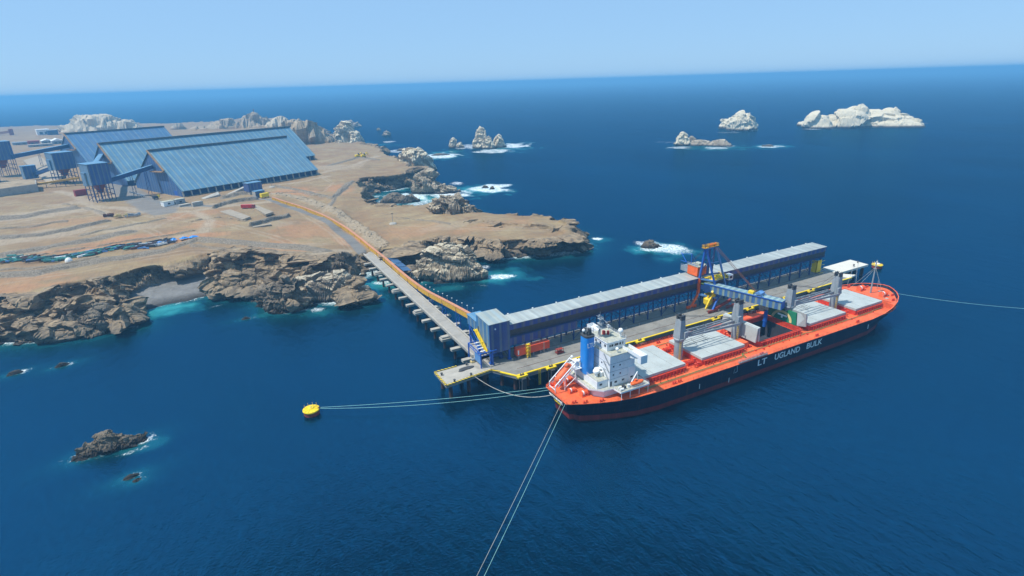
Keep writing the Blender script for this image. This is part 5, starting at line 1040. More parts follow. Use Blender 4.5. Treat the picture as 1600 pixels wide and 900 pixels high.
# ------------------------------------------------------------------ SHIP LOADER
def build_loader():
    O=(205,180,7); ld=thing('ship_loader','tall blue and orange ship loader with a long striped boom reaching over the open hold','crane',O)
    def part(nm,mt,fn,lb=None,parent=ld):
        mb=MB(O); fn(mb); return mb.build(nm,mt,parent,lb)
    N0=(204.6,176,13.);A1=(199,180.5,38.);A2=(205.4,180.5,38.2)
    part('tower_leg','blue',lambda m:(m.bar(A1,(205,176,13.5),.7,.7),m.bar((205,176,13.5),(201.6,175.6,8.2),.8,.8)),'near sloping blue leg')
    part('tower_leg','light_blue',lambda m:(m.bar(A2,(212,177.5,16),.7,.7),m.bar((212,177.5,16),(213.5,175.6,8.2),.8,.8)),'right sloping pale blue leg')
    part('tower_leg','blue',lambda m:m.bar((199,181,38),(200,184,22.),.9,.9),'straight blue leg above the orange one')
    part('tower_leg','orange',lambda m:(m.bar((200,184,22.4),(200.1,184.2,14),1.1,1.1),m.bar((200.1,184.2,14),(197.2,185,8.2),.9,.9)),'orange lower leg')
    part('tower_leg','navy_steel',lambda m:(m.bar((205.5,181.5,38),(209,185,20),.6,.6),m.bar((209,185,20),(212,185,8.2),.8,.8)))
    part('portal_beam','light_blue',lambda m:(m.bar((205,176,13.5),(200.1,184.2,14),.8,.9),m.bar((205,176,13.6),(212,177.5,15.6),.7,.8),m.bar((200,184.2,21.6),(208.3,184.6,21.6),.6,.7),m.bar((202.9,178.2,22.),(200,184,22),.6,.7),m.bar(A1,A2,.7,.7),m.bar((203.3,177.9,21.6),(209.4,179,22.),.5,.6),m.bar((200.9,179.5,31),(207.6,179.6,30.5),.3)))
    part('lattice_bracing','navy_steel',lambda m:(m.bar((199.5,182,33),(206.6,182.4,28),.3),m.bar((199.5,182,28),(206,182,33),.3),m.bar((202.3,181.5,38),(204,183,24),.9),m.bar((202,183,24),(210,181,24),.5)))
    for x,y in ((201.6,175.3),(213.5,175.3),(197.2,185),(212.5,185)):
        part('travel_truck','rust_red' if y<180 else 'orange',lambda m:(m.box(x-3.2,x+3.2,y-.35,y+.35,7.6,8.5),[m.tube((x+k,y-.45,7.45),(x+k,y+.45,7.45),.45,10) for k in (-2.6,-1.2,1.2,2.6)]))
    part('travel_truck','rust_red',lambda m:m.bar((203,175.3,8.7),(213,175.3,11.2),.9,1.2),'dark red sloping sill beam between the waterside trucks')
    # apex machinery
    part('sheave_platform','conveyor_yellow',lambda m:([m.rail([(a,180,38.6),(a+2.6,180,38.6),(a+2.6,182,38.6),(a,182,38.6),(a,180,38.6)],1.1,1.,.16) for a in (197.6,201,203.8)],m.box(197.4,200,179.6,182,38.4,38.6),m.box(200.8,206.4,179.6,182,38.6,38.75)))
    [part('sheave','orange',lambda m:m.tube((x,180.8,39.4),(x+.5,180.8,39.4),.6,12)) for x in (201.6,202.8,204.6)]
    part('machine_house','orange',lambda m:m.box(199.2,206,184.9,191.4,23.,27.6),'bright orange machinery house')
    part('machine_deck','ship_floor',lambda m:(m.box(199,206.2,184.7,191.6,27.6,27.7),m.rail([(199.1,191.5,27.7),(199.1,183.2,27.7),(206,183.2,27.7)],1.1,1.5,.1),m.box(201,203,186,188,27.7,28.8)))
    part('counterweight','crane_grey',lambda m:(m.box(199.6,205.4,191.4,196.4,23.3,25.6),m.rail([(199.6,196.3,25.6),(199.6,191.5,25.6)],1.,1.4,.1)),'grey box counterweight')
    part('counter_boom','blue',lambda m:(m.bar((200,197,28),(200.3,186,27.8),.3),m.bar((198.8,192,28.5),(200,197,32),.3),m.bar((200,190,33),(200,196,31.5),.25),m.bar((200,190,28),(200,190,33),.3),m.bar((203,190,28),(200,190,33),.2)))
    part('winch_platform','yellow',lambda m:(m.rail([(203,177.8,22.2),(209.5,178,22.2),(212.8,181,22.2)],1.2,1.,.16),m.box(203,213,178,184,21.9,22.05),m.tube((206.5,180,23),(209,180,23),.9,10),m.box(204,206,179,181,22,23.4),m.rail([(212.6,178.4,22.2),(212.6,184,22.2)],1.2,1,.14)))
    part('operator_cab','white',lambda m:(m.box(213.2,216.,177.8,180.4,20.4,23.)),'white operator cabin')
    part('cab_window','glass',lambda m:(m.box(213.7,215.5,177.74,177.8,21.2,22.5),m.box(213.14,213.2,178.2,180,21.2,22.5)))
    part('feed_chute','yellow',lambda m:(m.lathe((203.4,180.6,8.6),[(1.2,0),(2.1,1.2),(2.2,3.6),(1.2,5)],12),m.box(202,205.4,179.2,182,13.4,14.6),m.bar((203.4,177.6,15.4),(201.3,176.6,17.4),.9),m.sphere((203.6,177.6,14.8),1.,8,5),m.bar((199.6,178,8.4),(203.4,178.4,14.4),1.1,.3),m.rail([(199.2,177.6,8.),(203.2,177.9,14.)],1.1,1.2,.14),m.box(201.6,203,180,182.5,16,19)))
    # boom, slewed a little to the right
    b0=np.array([202.6,182.,0]);b1=np.array([212.2,146.6,0]); d_=(b1-b0)/np.linalg.norm(b1-b0); nrm=np.array([-d_[1],d_[0],0])
    ln=np.linalg.norm(b1-b0)
    bo=thing('tmp','x y z w','x'); bpy.data.objects.remove(bo)
    bm_=bpy.data.objects
    rz=math.atan2(d_[0],-d_[1])   # local -Y along the boom
    def bpart(nm,mt,fn,lb=None):
        mb=MB(); fn(mb); o=mb.build(nm,mt,ld,lb); o.location=(b0[0]-O[0],b0[1]-O[1],-O[2]); o.rotation_euler=(0,0,rz); return o
    bpart('boom','boom_wall',lambda m:m.box(-1.9,1.9,-ln,0,16.4,20.2),'long boom clad in blue and pale striped sheeting')
    bpart('boom_roof','boom_roof',lambda m:m.box(-2.1,2.1,-ln-.1,.1,20.2,20.36))
    bpart('boom_edge','blue',lambda m:(m.box(-2.14,-2.0,-ln-.1,.1,19.9,20.4),m.box(2.0,2.14,-ln-.1,.1,19.9,20.4),m.box(-1.95,1.95,-ln-.06,-ln,16.4,20.2)))
    bpart('boom_root','navy_steel',lambda m:(m.tube((-2.1,-1.5,18),(2.1,-1.5,18),2.0,12),m.box(-1.6,1.6,0,3.5,16.8,19)))
    bpart('boom_root_roof','green_pipe',lambda m:m.box(-1.8,1.8,.1,4.6,19.6,19.8))
    bpart('stay_bracket','light_blue',lambda m:(m.bar((-1.6,-ln+13,20.3),(-1.6,-ln+10.6,22.2),.3),m.bar((-1.6,-ln+10.6,22.2),(-1.6,-ln+8.2,20.3),.3),m.bar((1.6,-ln+13,20.3),(1.6,-ln+10.6,22.2),.3),m.bar((1.6,-ln+10.6,22.2),(1.6,-ln+8.2,20.3),.3),m.box(-1.9,1.9,-ln+9.2,-ln+11.6,20.9,21.8)))
    bpart('sheave_block','yellow',lambda m:(m.box(-1.2,1.2,-ln+13.2,-ln+15.6,20.4,21.4)))
    bpart('loading_chute','blue',lambda m:(m.tube((0,-ln+6.8,16.4),(0,-ln+6.8,6.),.85,12),m.tube((0,-ln+6.8,9),(0,-ln+6.8,8.7),1.05,12)),'blue loading chute hanging into the hold')
    bpart('chute_head','dark_grey',lambda m:(m.box(-2.4,2.2,-ln+5,-ln+9.4,15.,16.4),m.box(-2.6,-1.2,-ln+7,-ln+9,14,16.4)))
    tip=b0+d_*(ln-12)
    part('stay_rope','rust',lambda m:[m.tube((203.4+k,180.6,38.8),(tip[0]-1+k*.5,tip[1],21.6),.07,4) for k in (0,.5,1.4,1.9)]+[m.tube((200.4+k,181.5,38.8),(200.4+k,191,28.4),.06,4) for k in (0,1.5)])
build_loader()
# ------------------------------------------------------------------ TRESTLE + ORANGE CONVEYOR
def build_trestle():
    O=(86.7,280,0); t=thing('access_trestle','narrow concrete road trestle on paired piles running from the cliff to the jetty','bridge',O)
    mb=MB(O); mb.box(83.4,89.8,189.9,377,6.2,7.0); mb.build('road_deck','road_deck',t)
    mb=MB(O); mb.box(83.35,84.1,189.9,376,7.0,7.5); mb.box(89.1,89.85,196,377,7.,7.5); mb.build('kerb','concrete',t)
    mb=MB(O); mb.box(84.4,85.,190,377,5.2,6.2); mb.box(88.2,88.8,190,377,5.2,6.2); mb.build('girder','concrete',t)
    k=0
    for y in np.arange(197,364,12.2):
        mb=MB(O); w_=1.1 if k%3!=2 else 1.9
        mb.box(79.6,94.6,y-w_,y+w_,4.1,5.2); 
        if k%3==2: mb.box(80.,93,y-1.2,y+1.2,5.2,6.)
        mb.build('pile_cap','concrete',t)
        for x in (81.4,86.6,92.6): mb=MB(O); mb.tube((x,y,-6),(x,y,4.15),.6,10); mb.build('pile','pile',t)
        k+=1
    # covered conveyor: x fixed, height read along the photo's line, then overland to the sheds
    top=[(89.9,207.5,19.6)]
    for px,py in ((707.8,475.5),(686,464),(665.5,454.4),(648.7,441.8),(634,431)):
        q=ray(px,py)
        X=90.6+ (0 if True else 0); tt=X/q[0]; top.append((X,float(q[1]*tt),float(CAM_H+q[2]*tt)))
    mono=[top[0]]
    for p in top[1:]:
        if p[1]>mono[-1][1]+6: mono.append((p[0],p[1],min(p[2],mono[-1][2]-.2)))
    mono=[p for p in mono if p[2]>9.5]
    land=[]
    for px,py in ((600,403),(582,389.5),(562,372.5),(541,356.5),(520,344),(497,333),(470,323),(440,314),(426,309)):
        x,y,z=atg(px,py+3); land.append((x,y,max(z,7.)+2.3))
    pts=mono+[p for p in land if p[1]>mono[-1][1]+8]
    # resample
    out=[]
    for a,b in zip(pts,pts[1:]):
        n=max(1,int(math.dist(a,b)/5)); out+=[tuple(a[i]+(b[i]-a[i])*k/n for i in range(3)) for k in range(n)]
    out.append(pts[-1])
    arr=np.array(out)
    for _ in range(6): arr[1:-1]=(arr[:-2]+arr[1:-1]*2+arr[2:])/4
    out=[tuple(p) for p in arr]
    O2=(90,300,8); cv=thing('overland_conveyor','long curving covered conveyor with orange top and yellow sides beside the trestle road','conveyor',O2)
    a_=MB(O2);b_=MB(O2);s_=MB(O2)
    for p,q in zip(out,out[1:]):
        p=np.array(p);q=np.array(q)
        a_.bar(p-[0,0,1.3],q-[0,0,1.3],1.4,2.5); b_.bar(p+[0,0,.08],q+[0,0,.08],1.55,.25)
    a_.build('side_panel','conveyor_yellow',cv); b_.build('cover','conveyor_pink',cv)
    mb=MB(O2)
    for i,p in enumerate(out):
        if i%3==0: mb.box(p[0]-1.02,p[0]-.93,p[1]-.12,p[1]+.12,p[2]-2.,p[2]-.1)
    mb.build('panel_post','rust',cv)
    for i,p in enumerate(out):
        if i%3==0 and p[1]<365 and p[2]>9.6:
            mb=MB(O2); zb=-3
            for dx in (-.9,.9): mb.bar((p[0]+dx,p[1],zb),(p[0]+dx,p[1],p[2]-2),.28)
            z=1
            while z<p[2]-4: mb.bar((p[0]-.9,p[1],z),(p[0]+.9,p[1],z+2.5),.14); z+=2.5
            mb.build('support','blue',cv)
        if i%3==0 and p[1]>=365: 
            mb=MB(O2); mb.box(p[0]-.9,p[0]+.9,p[1]-.15,p[1]+.15,p[2]-4.5,p[2]-2); mb.build('support','concrete',cv)
    # lamps on the seaward side
    lamps=[]; base=None; ys=np.linspace(212,291,14)
    for y in ys:
        zc=float(np.interp(y,[p[1] for p in out],[p[2] for p in out]))
        if base is None:
            base=thing('walkway_lamp','white lamp on a thin pole on the seaward side of the orange conveyor','lamp',(92.3,y,zc-1.),0,'lamps along the seaward side of the orange conveyor')
            mb=MB(); mb.tube((0,0,0),(0,0,2.6),.06,5); mb.tube((0,0,.0),(-.9,0,.0),.08,4); mb.build('pole','crane_grey',base)
            mb=MB(); mb.sphere((0,0,2.7),.3,8,5,1,1,.6); mb.build('lamp_head','white',base)
            base['label']='walkway lamp closest to the blue tower, seaward of the orange conveyor'; nl=1
        else:
            nl+=1; copy_thing(base,(92.3,y,zc-1.),'%s walkway lamp counting from the blue tower, seaward of the orange conveyor'%['','','second','third','fourth','fifth','sixth','seventh','eighth','ninth','tenth','eleventh','twelfth','thirteenth','fourteenth'][nl])
    # blue canopy roofs beside the conveyor
    O4=(95,331,7); 
    cb=None
    for k in range(5):
        y=318.+k*9.2
        z=9.4+k*.0
        if cb is None:
            cb=thing('blue_canopy','nearest to the jetty of five small blue roofed canopies beside the conveyor','canopy',(95.4,y,z))
            mb=MB(); mb.add([(-2.6,-4,.0),(2.6,-4,-.6),(2.6,4,-.6),(-2.6,4,0),(-2.6,-4,.15),(2.6,-4,-.45),(2.6,4,-.45),(-2.6,4,.15)],[(3,2,1,0),(4,5,6,7),(0,1,5,4),(1,2,6,5),(2,3,7,6),(3,0,4,7)]); mb.build('roof','canopy_blue',cb)
            mb=MB(); [mb.bar((x,yy,-3.2),(x,yy,-.3),.18) for x in (-2.3,2.3) for yy in (-3.6,3.6)]; mb.build('post','blue',cb)
        else: copy_thing(cb,(95.4,y,z),('second blue canopy from the jetty in the row beside the conveyor','middle one of the five blue canopies beside the conveyor','fourth blue canopy from the jetty in the row beside the conveyor','landward end canopy of the five blue ones beside the conveyor')[k-1])
build_trestle()
# ------------------------------------------------------------------ BUOYS AND LINES
def build_buoys():
    x,y=17.9,196.2
    b=thing('mooring_buoy','round yellow mooring buoy with a red underside floating in the near bay','buoy',(x,y,0))
    mb=MB(); mb.lathe((0,0,0),[(2.4,-1.2),(2.8,.0),(2.85,1.5)],24); mb.build('hull','rust_red',b)
    mb=MB(); mb.lathe((0,0,0),[(2.95,1.5),(3.1,1.8),(3.,2.1),(1.2,2.4),(.9,2.8)],24); [mb.bar((1.*cos(t),1.*sin(t),2.5),(2.9*cos(t),2.9*sin(t),2.2),.12) for t in np.arange(0,6.2,.52)]; mb.build('deck','yellow',b)
    mb=MB(); [mb.bar((2.7*cos(t),2.7*sin(t),2.),(2.7*cos(t),2.7*sin(t),3.3),.14) for t in (1.2,1.8,2.4,.6)]; mb.sphere((.0,0,2.8),.4,8,5); mb.build('fitting','beige',b)
    mb=MB(); mb.tube((2.1,-1.2,2.),(3.,-.9,2.4),.3,8); mb.build('hook','rust',b)
    c=copy_thing(b,(352.3,184.5,0),'yellow and white mooring buoy floating beyond the ship bow, behind the mast')
    mb=MB(); mb.lathe((0,0,0),[(1.4,2.),(1.5,2.6),(1.,2.9)],12); mb.bar((-2,0,2.),(-2,0,4),.2); mb.bar((1.6,1,2.),(1.6,1,3.8),.2); mb.bar((-2,0,4),(1.6,1,3.8),.15); mb.build('cap','white',c)
    def line(nm,lb,p,q,sag,r,mt):
        p=np.array(p);q=np.array(q); n=24; pts=[tuple(p+(q-p)*k/n-np.array([0,0,sag*4*(k/n)*(1-k/n)])) for k in range(n+1)]
        mb=MB(tuple(p)); mb.path(pts,r,5); o=mb.build(nm,mt); o.location=tuple(p); tag(o,lb,'rope')
    sp=ship_pt
    line('mooring_line','upper of two taut green mooring lines from the near yellow buoy to the stern',(x+2.8,y-.8,2.2),sp(.2,6.,8.4),.9,.075,'rope')
    line('mooring_line','lower of two green mooring lines from the near yellow buoy to the stern',(x+2.8,y-1.1,1.9),sp(.2,4.6,8.2),1.9,.075,'rope')
    e1=at(738,902,2);e2=at(750,902,2)
    d1=np.array(sp(.1,-4.,8.2));
    def ext(p,e):
        e=np.array([*e,2.]); return tuple(p+(e-p)*1.5*np.array([1,1,0])+np.array([0,0,(e[2]-p[2])]))
    line('mooring_line','left one of the pair of lines running from the stern to the bottom edge',tuple(d1),(float(e1[0])-6,float(e1[1])-6,1.),.5,.06,'rope_grey')
    line('mooring_line','right one of the pair of lines running from the stern to the bottom edge',sp(.1,-6.,8.2),(float(e2[0])-6.,float(e2[1])-6,1.),.5,.06,'rope')
    line('mooring_line','slack grey rope hanging from the small end platform to the stern',(76.,179.8,7.8),sp(.1,2.,7.6),4.6,.13,'rope_grey')
    bx=at(1610,488,.5)
    line('mooring_line','long pale line stretching from the bow away to the right edge',sp(190,-6.,11.4),(bx[0]+8,bx[1]-1,.5),1.,.1,'rope')
    line('mooring_line','thin line from the bow up to the white end platform, left one',sp(186,10.,11.4),(330,184,8),.3,.06,'rope_grey')
    line('mooring_line','thin line from the bow to the yellow and white buoy behind the mast',sp(186.5,8.6,11.8),(350,183.,2.2),.4,.06,'rope_grey')
    line('mooring_line','thin line from the bow to the nearer bollard of the white end platform',sp(182,12,11.2),(322,181.4,8),.2,.06,'rope_grey')
build_buoys()
# ------------------------------------------------------------------ STORAGE SHEDS
U=np.array([.9019,.4319]);V=np.array([-.4319,.9019]);RZ=math.atan2(U[1],U[0]); SA=np.array([-23.,619.8])
def su(u,v): return tuple(SA+U*u+V*v)
def shed(u0,v0,Ln,Wd,ridge,eave,ground_,label,roofmat,cols):
    x,y=su(u0,v0); t=thing('storage_shed',label,'shed',(x,y,ground_),RZ,'blue ridge roofed storage sheds')
    e=eave-ground_;r_=ridge-ground_;m=Wd/2
    mb=MB(); th=.5
    for (ya,za,yb,zb) in ((-2.2,e-1.4,m,r_),(m,r_,Wd+2.2,e-1.4)):
        mb.add([(-1.2,ya,za),(Ln+1.2,ya,za),(Ln+1.2,yb,zb),(-1.2,yb,zb),(-1.2,ya,za-th),(Ln+1.2,ya,za-th),(Ln+1.2,yb,zb-th),(-1.2,yb,zb-th)],[(0,1,2,3),(7,6,5,4),(0,4,5,1),(1,5,6,2),(2,6,7,3),(3,7,4,0)])
    mb.build('roof',roofmat,t)
    for xx in (0,Ln):
        mb=MB(); pts=[(1,0),(1,e-.8),(m,r_-.8),(Wd-1,e-.8),(Wd-1,0)]
        n=len(pts); a=[(xx-.2,p,q) for p,q in pts];b=[(xx+.2,p,q) for p,q in pts]
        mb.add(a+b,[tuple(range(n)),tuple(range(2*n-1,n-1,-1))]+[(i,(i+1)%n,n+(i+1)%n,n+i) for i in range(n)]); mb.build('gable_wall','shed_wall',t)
    mb=MB(); mb.box(-1.4,Ln+1.4,m-1.3,m+1.3,r_-.1,r_+1.5); mb.build('ridge_vent','dark_roof_line',t)
    mb=MB(); mb.bar((-1.8,m+.2,r_+.5),(-1.8,m*.48,r_-(r_-e)*.52),1.6,1.0); mb.bar((-2.5,m*.48,r_-(r_-e)*.52-1),(-2.5,m*1.,r_-(r_-e)*.52-2),3.,1.); mb.build('maintenance_walkway','ridge_rust',t)
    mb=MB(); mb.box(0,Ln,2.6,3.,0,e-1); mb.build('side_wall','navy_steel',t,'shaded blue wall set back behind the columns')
    n=int(Ln/7.6)
    for k in range(n+1):
        if not cols and k<n-1: continue
        mb=MB(); xx=k*Ln/n; mb.add([(xx-.55,-2.6,0),(xx+.55,-2.6,0),(xx+.55,-1.4,0),(xx-.55,-1.4,0),(xx-.55,-1.,e-1.2),(xx+.55,-1.,e-1.2),(xx+.55,.2,e-1.2),(xx-.55,.2,e-1.2)],[(3,2,1,0),(4,5,6,7),(0,1,5,4),(1,2,6,5),(2,3,7,6),(3,0,4,7)]); mb.build('column','concrete',t)
    if cols:
        mb=MB(); mb.box(0,Ln,-.2,.3,0,1.6); mb.build('plinth','concrete',t)
        mb=MB(); mb.box(-.35,-.2,10,16,0,6); mb.build('door','blue',t)
    return t
shed(0,0,150,101,60.5,27,18.5,'nearest of the three blue storage sheds, with columns along its open side','shed_roof',True)
shed(2,127,236,98,62.5,27,18.5,'middle of the three blue storage sheds, the longest roof','shed_roof',False)
shed(40,345,128,112,64,27,18.5,'rear left storage shed behind the other two, in front of the white mound','shed_roof_dark',False)
def ttower(label,corner,zb,zt,su_,sv_,ground_,name='transfer_tower',small=True):
    x,y=corner; t=thing(name,label,'tower',(x,y,ground_),RZ)
    b=zb-ground_;h=zt-ground_
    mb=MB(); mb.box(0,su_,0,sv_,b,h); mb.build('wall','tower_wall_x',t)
    mb=MB(); mb.box(-.08,0,.01,sv_-.01,b,h); mb.build('wall','tower_wall_y',t,'side wall with blue sheeting painted in its paler sunlit tone')
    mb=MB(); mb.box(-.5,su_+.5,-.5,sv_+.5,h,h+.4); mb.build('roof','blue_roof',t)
    if b>4:
        mb=MB()
        for xx in np.linspace(.5,su_-.5,4):
            for yy in (.5,sv_*.5,sv_-.5): mb.bar((xx,yy,-4),(xx,yy,b),.55)
        for z in (b*.33,b*.66): 
            for yy in (.5,sv_-.5): mb.bar((.5,yy,z),(su_-.5,yy,z),.4)
            for xx in (.5,su_-.5): mb.bar((xx,.5,z),(xx,sv_-.5,z),.4)
        for yy in (.5,sv_-.5): mb.bar((.5,yy,0),(su_*.5,yy,b*.33),.3); mb.bar((su_-.5,yy,b*.33),(su_*.5,yy,b*.66),.3); mb.bar((.5,yy,b),(su_*.5,yy,b*.66),.3)
        mb.build('support_frame','navy_steel',t)
        mb=MB(); mb.add([(su_*.25,sv_*.25,b),(su_*.75,sv_*.25,b),(su_*.75,sv_*.75,b),(su_*.25,sv_*.75,b),(su_*.42,sv_*.42,b*.45),(su_*.58,sv_*.42,b*.45),(su_*.58,sv_*.58,b*.45),(su_*.42,sv_*.58,b*.45)],[(3,2,1,0),(4,5,6,7),(0,1,5,4),(1,2,6,5),(2,3,7,6),(3,0,4,7)]); mb.build('hopper','rust_red',t)
        if small:
            mb=MB(); mb.box(-1.6,0,sv_*.35,sv_*.85,b+(h-b)*.55,b+(h-b)*.6); mb.box(-1.4,-.08,sv_*.4,sv_*.85,b-1,b+(h-b)*.55); mb.build('side_annex','tower_wall_y',t)
    return t
ttower('nearest blue clad tower on steel legs, left of the nearest shed',(-94,641),35,54,17,20,20)
ttower('middle blue clad tower on steel legs between the sheds and the left edge',(-146,800),36,54,20,22,21)
ttower('farthest blue clad tower on steel legs at the left edge of the picture',(-231,928),40,62,25,20,21,small=False)
ttower('low blue box building left of the middle tower, at the foot of its inclined conveyor',(-188,862),22,37,13,10,21,small=False)
ttower('blue tower with a lattice head cut by the left edge, behind the far tower',(-300,1085),30,60,24,20,21,small=False)
ttower('dark blue box cut off by the left edge above the retaining wall',(-212,800),20,42,16,14,20,small=False)
def inclined(label,p,q,w_=4.,h_=3.6,mt='gallery_wall',rf='blue_roof',legs=True):
    p=np.array(p,float);q=np.array(q,float); t=thing('inclined_conveyor',label,'conveyor',tuple(p))
    mb=MB(tuple(p)); mb.bar(p,q,w_,h_); mb.build('enclosure','navy_steel' if rf=='blue_roof' else mt,t)
    mb=MB(tuple(p)); mb.bar(p+[0,0,h_/2+.15],q+[0,0,h_/2+.15],w_+.5,.25); mb.build('roof',rf,t)
    if legs:
        for k in (.45,.8):
            c=p+(q-p)*k; mb=MB(tuple(p)); g_=18; 
            for dx in (-1.5,1.5): mb.bar((c[0]+dx,c[1],g_),(c[0]+dx*.5,c[1],c[2]-h_/2),.4)
            z=g_+3
            while z<c[2]-5: mb.bar((c[0]-1.4,c[1],z),(c[0]+1.4,c[1],z+4),.25); z+=4
            mb.build('trestle_leg','navy_steel',t)
inclined('blue inclined conveyor from the nearest tower up to the nearest shed',(-80,654,37.5),(*su(-1,49),45.5))
inclined('blue inclined conveyor from the nearest tower up to the middle shed',(-92,662,49.5),(*su(1,176),50),legs=False)
inclined('blue inclined conveyor from the far tower up to the rear shed',(-212,938,43),(*su(39,400),48),4.5,4.5)
inclined('short blue conveyor from the low box up to the middle tower',(-178,868,27),(-143,812,40),3.5,3.5,legs=False)
def yard_things():
    # orange open conveyor
    a=at(66,289,22.5);b=at(124,280,26)
    t=thing('orange_conveyor','orange open belt conveyor sloping behind the nearest tower','conveyor',(a[0],a[1],20))
    mb=MB((a[0],a[1],20)); mb.bar((*a,24.),(*b,27.5),4.2,2.); mb.bar((a[0]-8,a[1]+1,24),(*a,24),4.4,2.2); mb.build('belt_frame','conveyor_yellow',t)
    mb=MB((a[0],a[1],20)); [MB((a[0],a[1],20)).bar((a[0]+(b[0]-a[0])*k,a[1]+(b[1]-a[1])*k,18),(a[0]+(b[0]-a[0])*k,a[1]+(b[1]-a[1])*k,23.5),.5).build('leg','navy_steel',t) for k in (.1,.35,.6,.85)]
    # retaining wall block
    x,y=-187,743; t=thing('retaining_wall','long grey stone retaining wall with a flat sandy top at the left edge','wall',(x,y,19))
    mb=MB((x,y,19)); mb.prism([(-260,722),(-190,742),(-159,763),(-166,800),(-200,830),(-270,800)],16,27.3); mb.build('wall','concrete',t)
    mb=MB((x,y,19)); mb.prism([(-259,723),(-190,743.),(-160,764),(-167,799),(-200,829),(-269,799)],27.3,27.5); mb.build('fill','beige' if False else rock_material('fill_sand',(.36,.27,.16),(.25,.18,.1),wet=.01),t)
    # concrete slope behind the far conveyor
    p=[at(40,252,24),at(78,284,21),at(100,280,21),at(60,246,26)]
    t=thing('lined_slope','pale grey ribbed concrete lined bank below the far inclined conveyor','bank',(p[0][0],p[0][1],20)); mb=MB((p[0][0],p[0][1],20)); mb.add([(*at(36,250,27),26.5),(*at(76,287,21),20.),(*at(104,282,22),26.),(*at(62,244,30),31)]+[(*at(36,250,27),18),(*at(76,287,21),16.),(*at(104,282,22),16.),(*at(62,244,30),18)],[(0,1,2,3),(4,5,6,7),(0,1,5,4),(1,2,6,5),(2,3,7,6),(3,0,4,7)]); mb.build('lining','slab',t)
    # drive houses at the landward end of the orange conveyor
    x,y,z=atg(398,303)
    t=thing('drive_house','small blue clad house on a concrete block at the landward end of the orange conveyor','building',(x,y,z),RZ)
    mb=MB(); mb.box(-5,9,0,9,2.6,10.5); mb.build('wall','tower_wall_x',t); mb=MB(); mb.box(-5.4,9.4,-.4,9.4,10.5,10.9); mb.build('roof','blue_roof',t); mb=MB(); mb.box(-4.6,8.6,.4,8.6,-2,2.6); mb.build('base','concrete',t)
    x,y,z=atg(407,308)
    t=thing('winch_house','lower blue hut with a pale left side wall beside the drive house','building',(x,y,z),RZ)
    mb=MB(); mb.box(-4,5,0,6,-2,5.6); mb.build('wall','tower_wall_x',t); mb=MB(); mb.box(-4.3,5.3,-.3,6.3,5.6,6.); mb.build('roof','blue_roof',t); mb=MB(); mb.box(-4.3,-4.05,.2,5.8,-2,5.5); mb.build('side_panel','concrete',t)
    x,y,z=atg(415,309)
    t=thing('yellow_hopper','yellow box hopper at the very start of the orange conveyor','hopper',(x,y,z),RZ)
    mb=MB(); mb.box(-3.5,4,0,3.4,.8,4.2); mb.build('box','yellow',t); mb=MB(); [mb.box(a-.2,a+.2,.2,.6,-2,.8) for a in (-3,0,3.4)]; mb.build('leg','rust',t)
    # ramp panels
    x,y,z=atg(371,302); t=thing('loading_ramp','grey concrete ramp rising to the drive house','ramp',(x,y,z),RZ); mb=MB(); mb.add([(-9,0,-1),(10,0,-1),(10,4,-1),(-9,4,-1),(-9,0,.2),(10,0,5.),(10,4,5.),(-9,4,.2)],[(3,2,1,0),(4,5,6,7),(0,1,5,4),(1,2,6,5),(2,3,7,6),(3,0,4,7)]); mb.build('slab','concrete',t)
    x,y,z=atg(332,309); t=thing('concrete_wedge','low grey concrete wedge ramp in the gravel beside the nearest shed','ramp',(x,y,z),RZ); mb=MB(); mb.add([(-8,0,-1),(9,0,-1),(9,5,-1),(-8,5,-1),(-8,0,.3),(7,0,2.),(9,5,4.),(-8,5,.6)],[(3,2,1,0),(4,5,6,7),(0,1,5,4),(1,2,6,5),(2,3,7,6),(3,0,4,7)]); mb.build('slab','concrete',t)
    # huts and blocks at the shed corner
    for px,py,s_,lb in ((265,321,(9,6,3.6),'white cabin on the yard corner below the nearest shed'),(283,318,(8,5,4.),'grey cabin standing behind and right of the white cabin')):
        x,y,z=atg(px,py); t=thing('site_cabin',lb,'cabin',(x,y,z),RZ,'site cabins in the yard'); mb=MB(); mb.box(-s_[0]/2,s_[0]/2,0,s_[1],-1,s_[2]); mb.build('wall','white' if px<270 else 'crane_grey',t); mb=MB(); mb.box(-s_[0]/2-.2,s_[0]/2+.2,-.2,s_[1]+.2,s_[2],s_[2]+.2); mb.build('roof','ship_floor',t); mb=MB(); mb.box(-1,1,-.08,.0,1.,2.4); mb.build('window','glass',t)
    for px,py,l_,lb in ((310,322,9,'tall grey concrete block, right one by the bend of the yard road'),(290,322,10,'long low grey concrete block in front of the grey cabin')):
        x,y,z=atg(px,py); t=thing('concrete_block',lb,'block',(x,y,z),RZ); mb=MB(); mb.prism([(-l_/2,0),(l_/2,0),(l_/2-1,4),(-l_/2+1,4)],-1,1.6 if px<300 else 3.8); mb.build('block','concrete',t)
    # scrap piles and machine near the shed corner
    x,y,z=atg(246,311); t=thing('yard_machine','small black and yellow yard machine beside the white cabin','machine',(x,y,z),RZ); mb=MB(); mb.box(-3,1,0,3,.6,3.2); [mb.tube((a,-.2,.7),(a,.4,.7),.7,10) for a in (-2.4,.6)]; mb.bar((-3,1.5,2.5),(-6,1.5,5),.5); mb.build('body','dark_grey',t); mb=MB(); mb.box(1,3,.4,2.6,1.2,3.4); mb.build('cab','yellow',t)
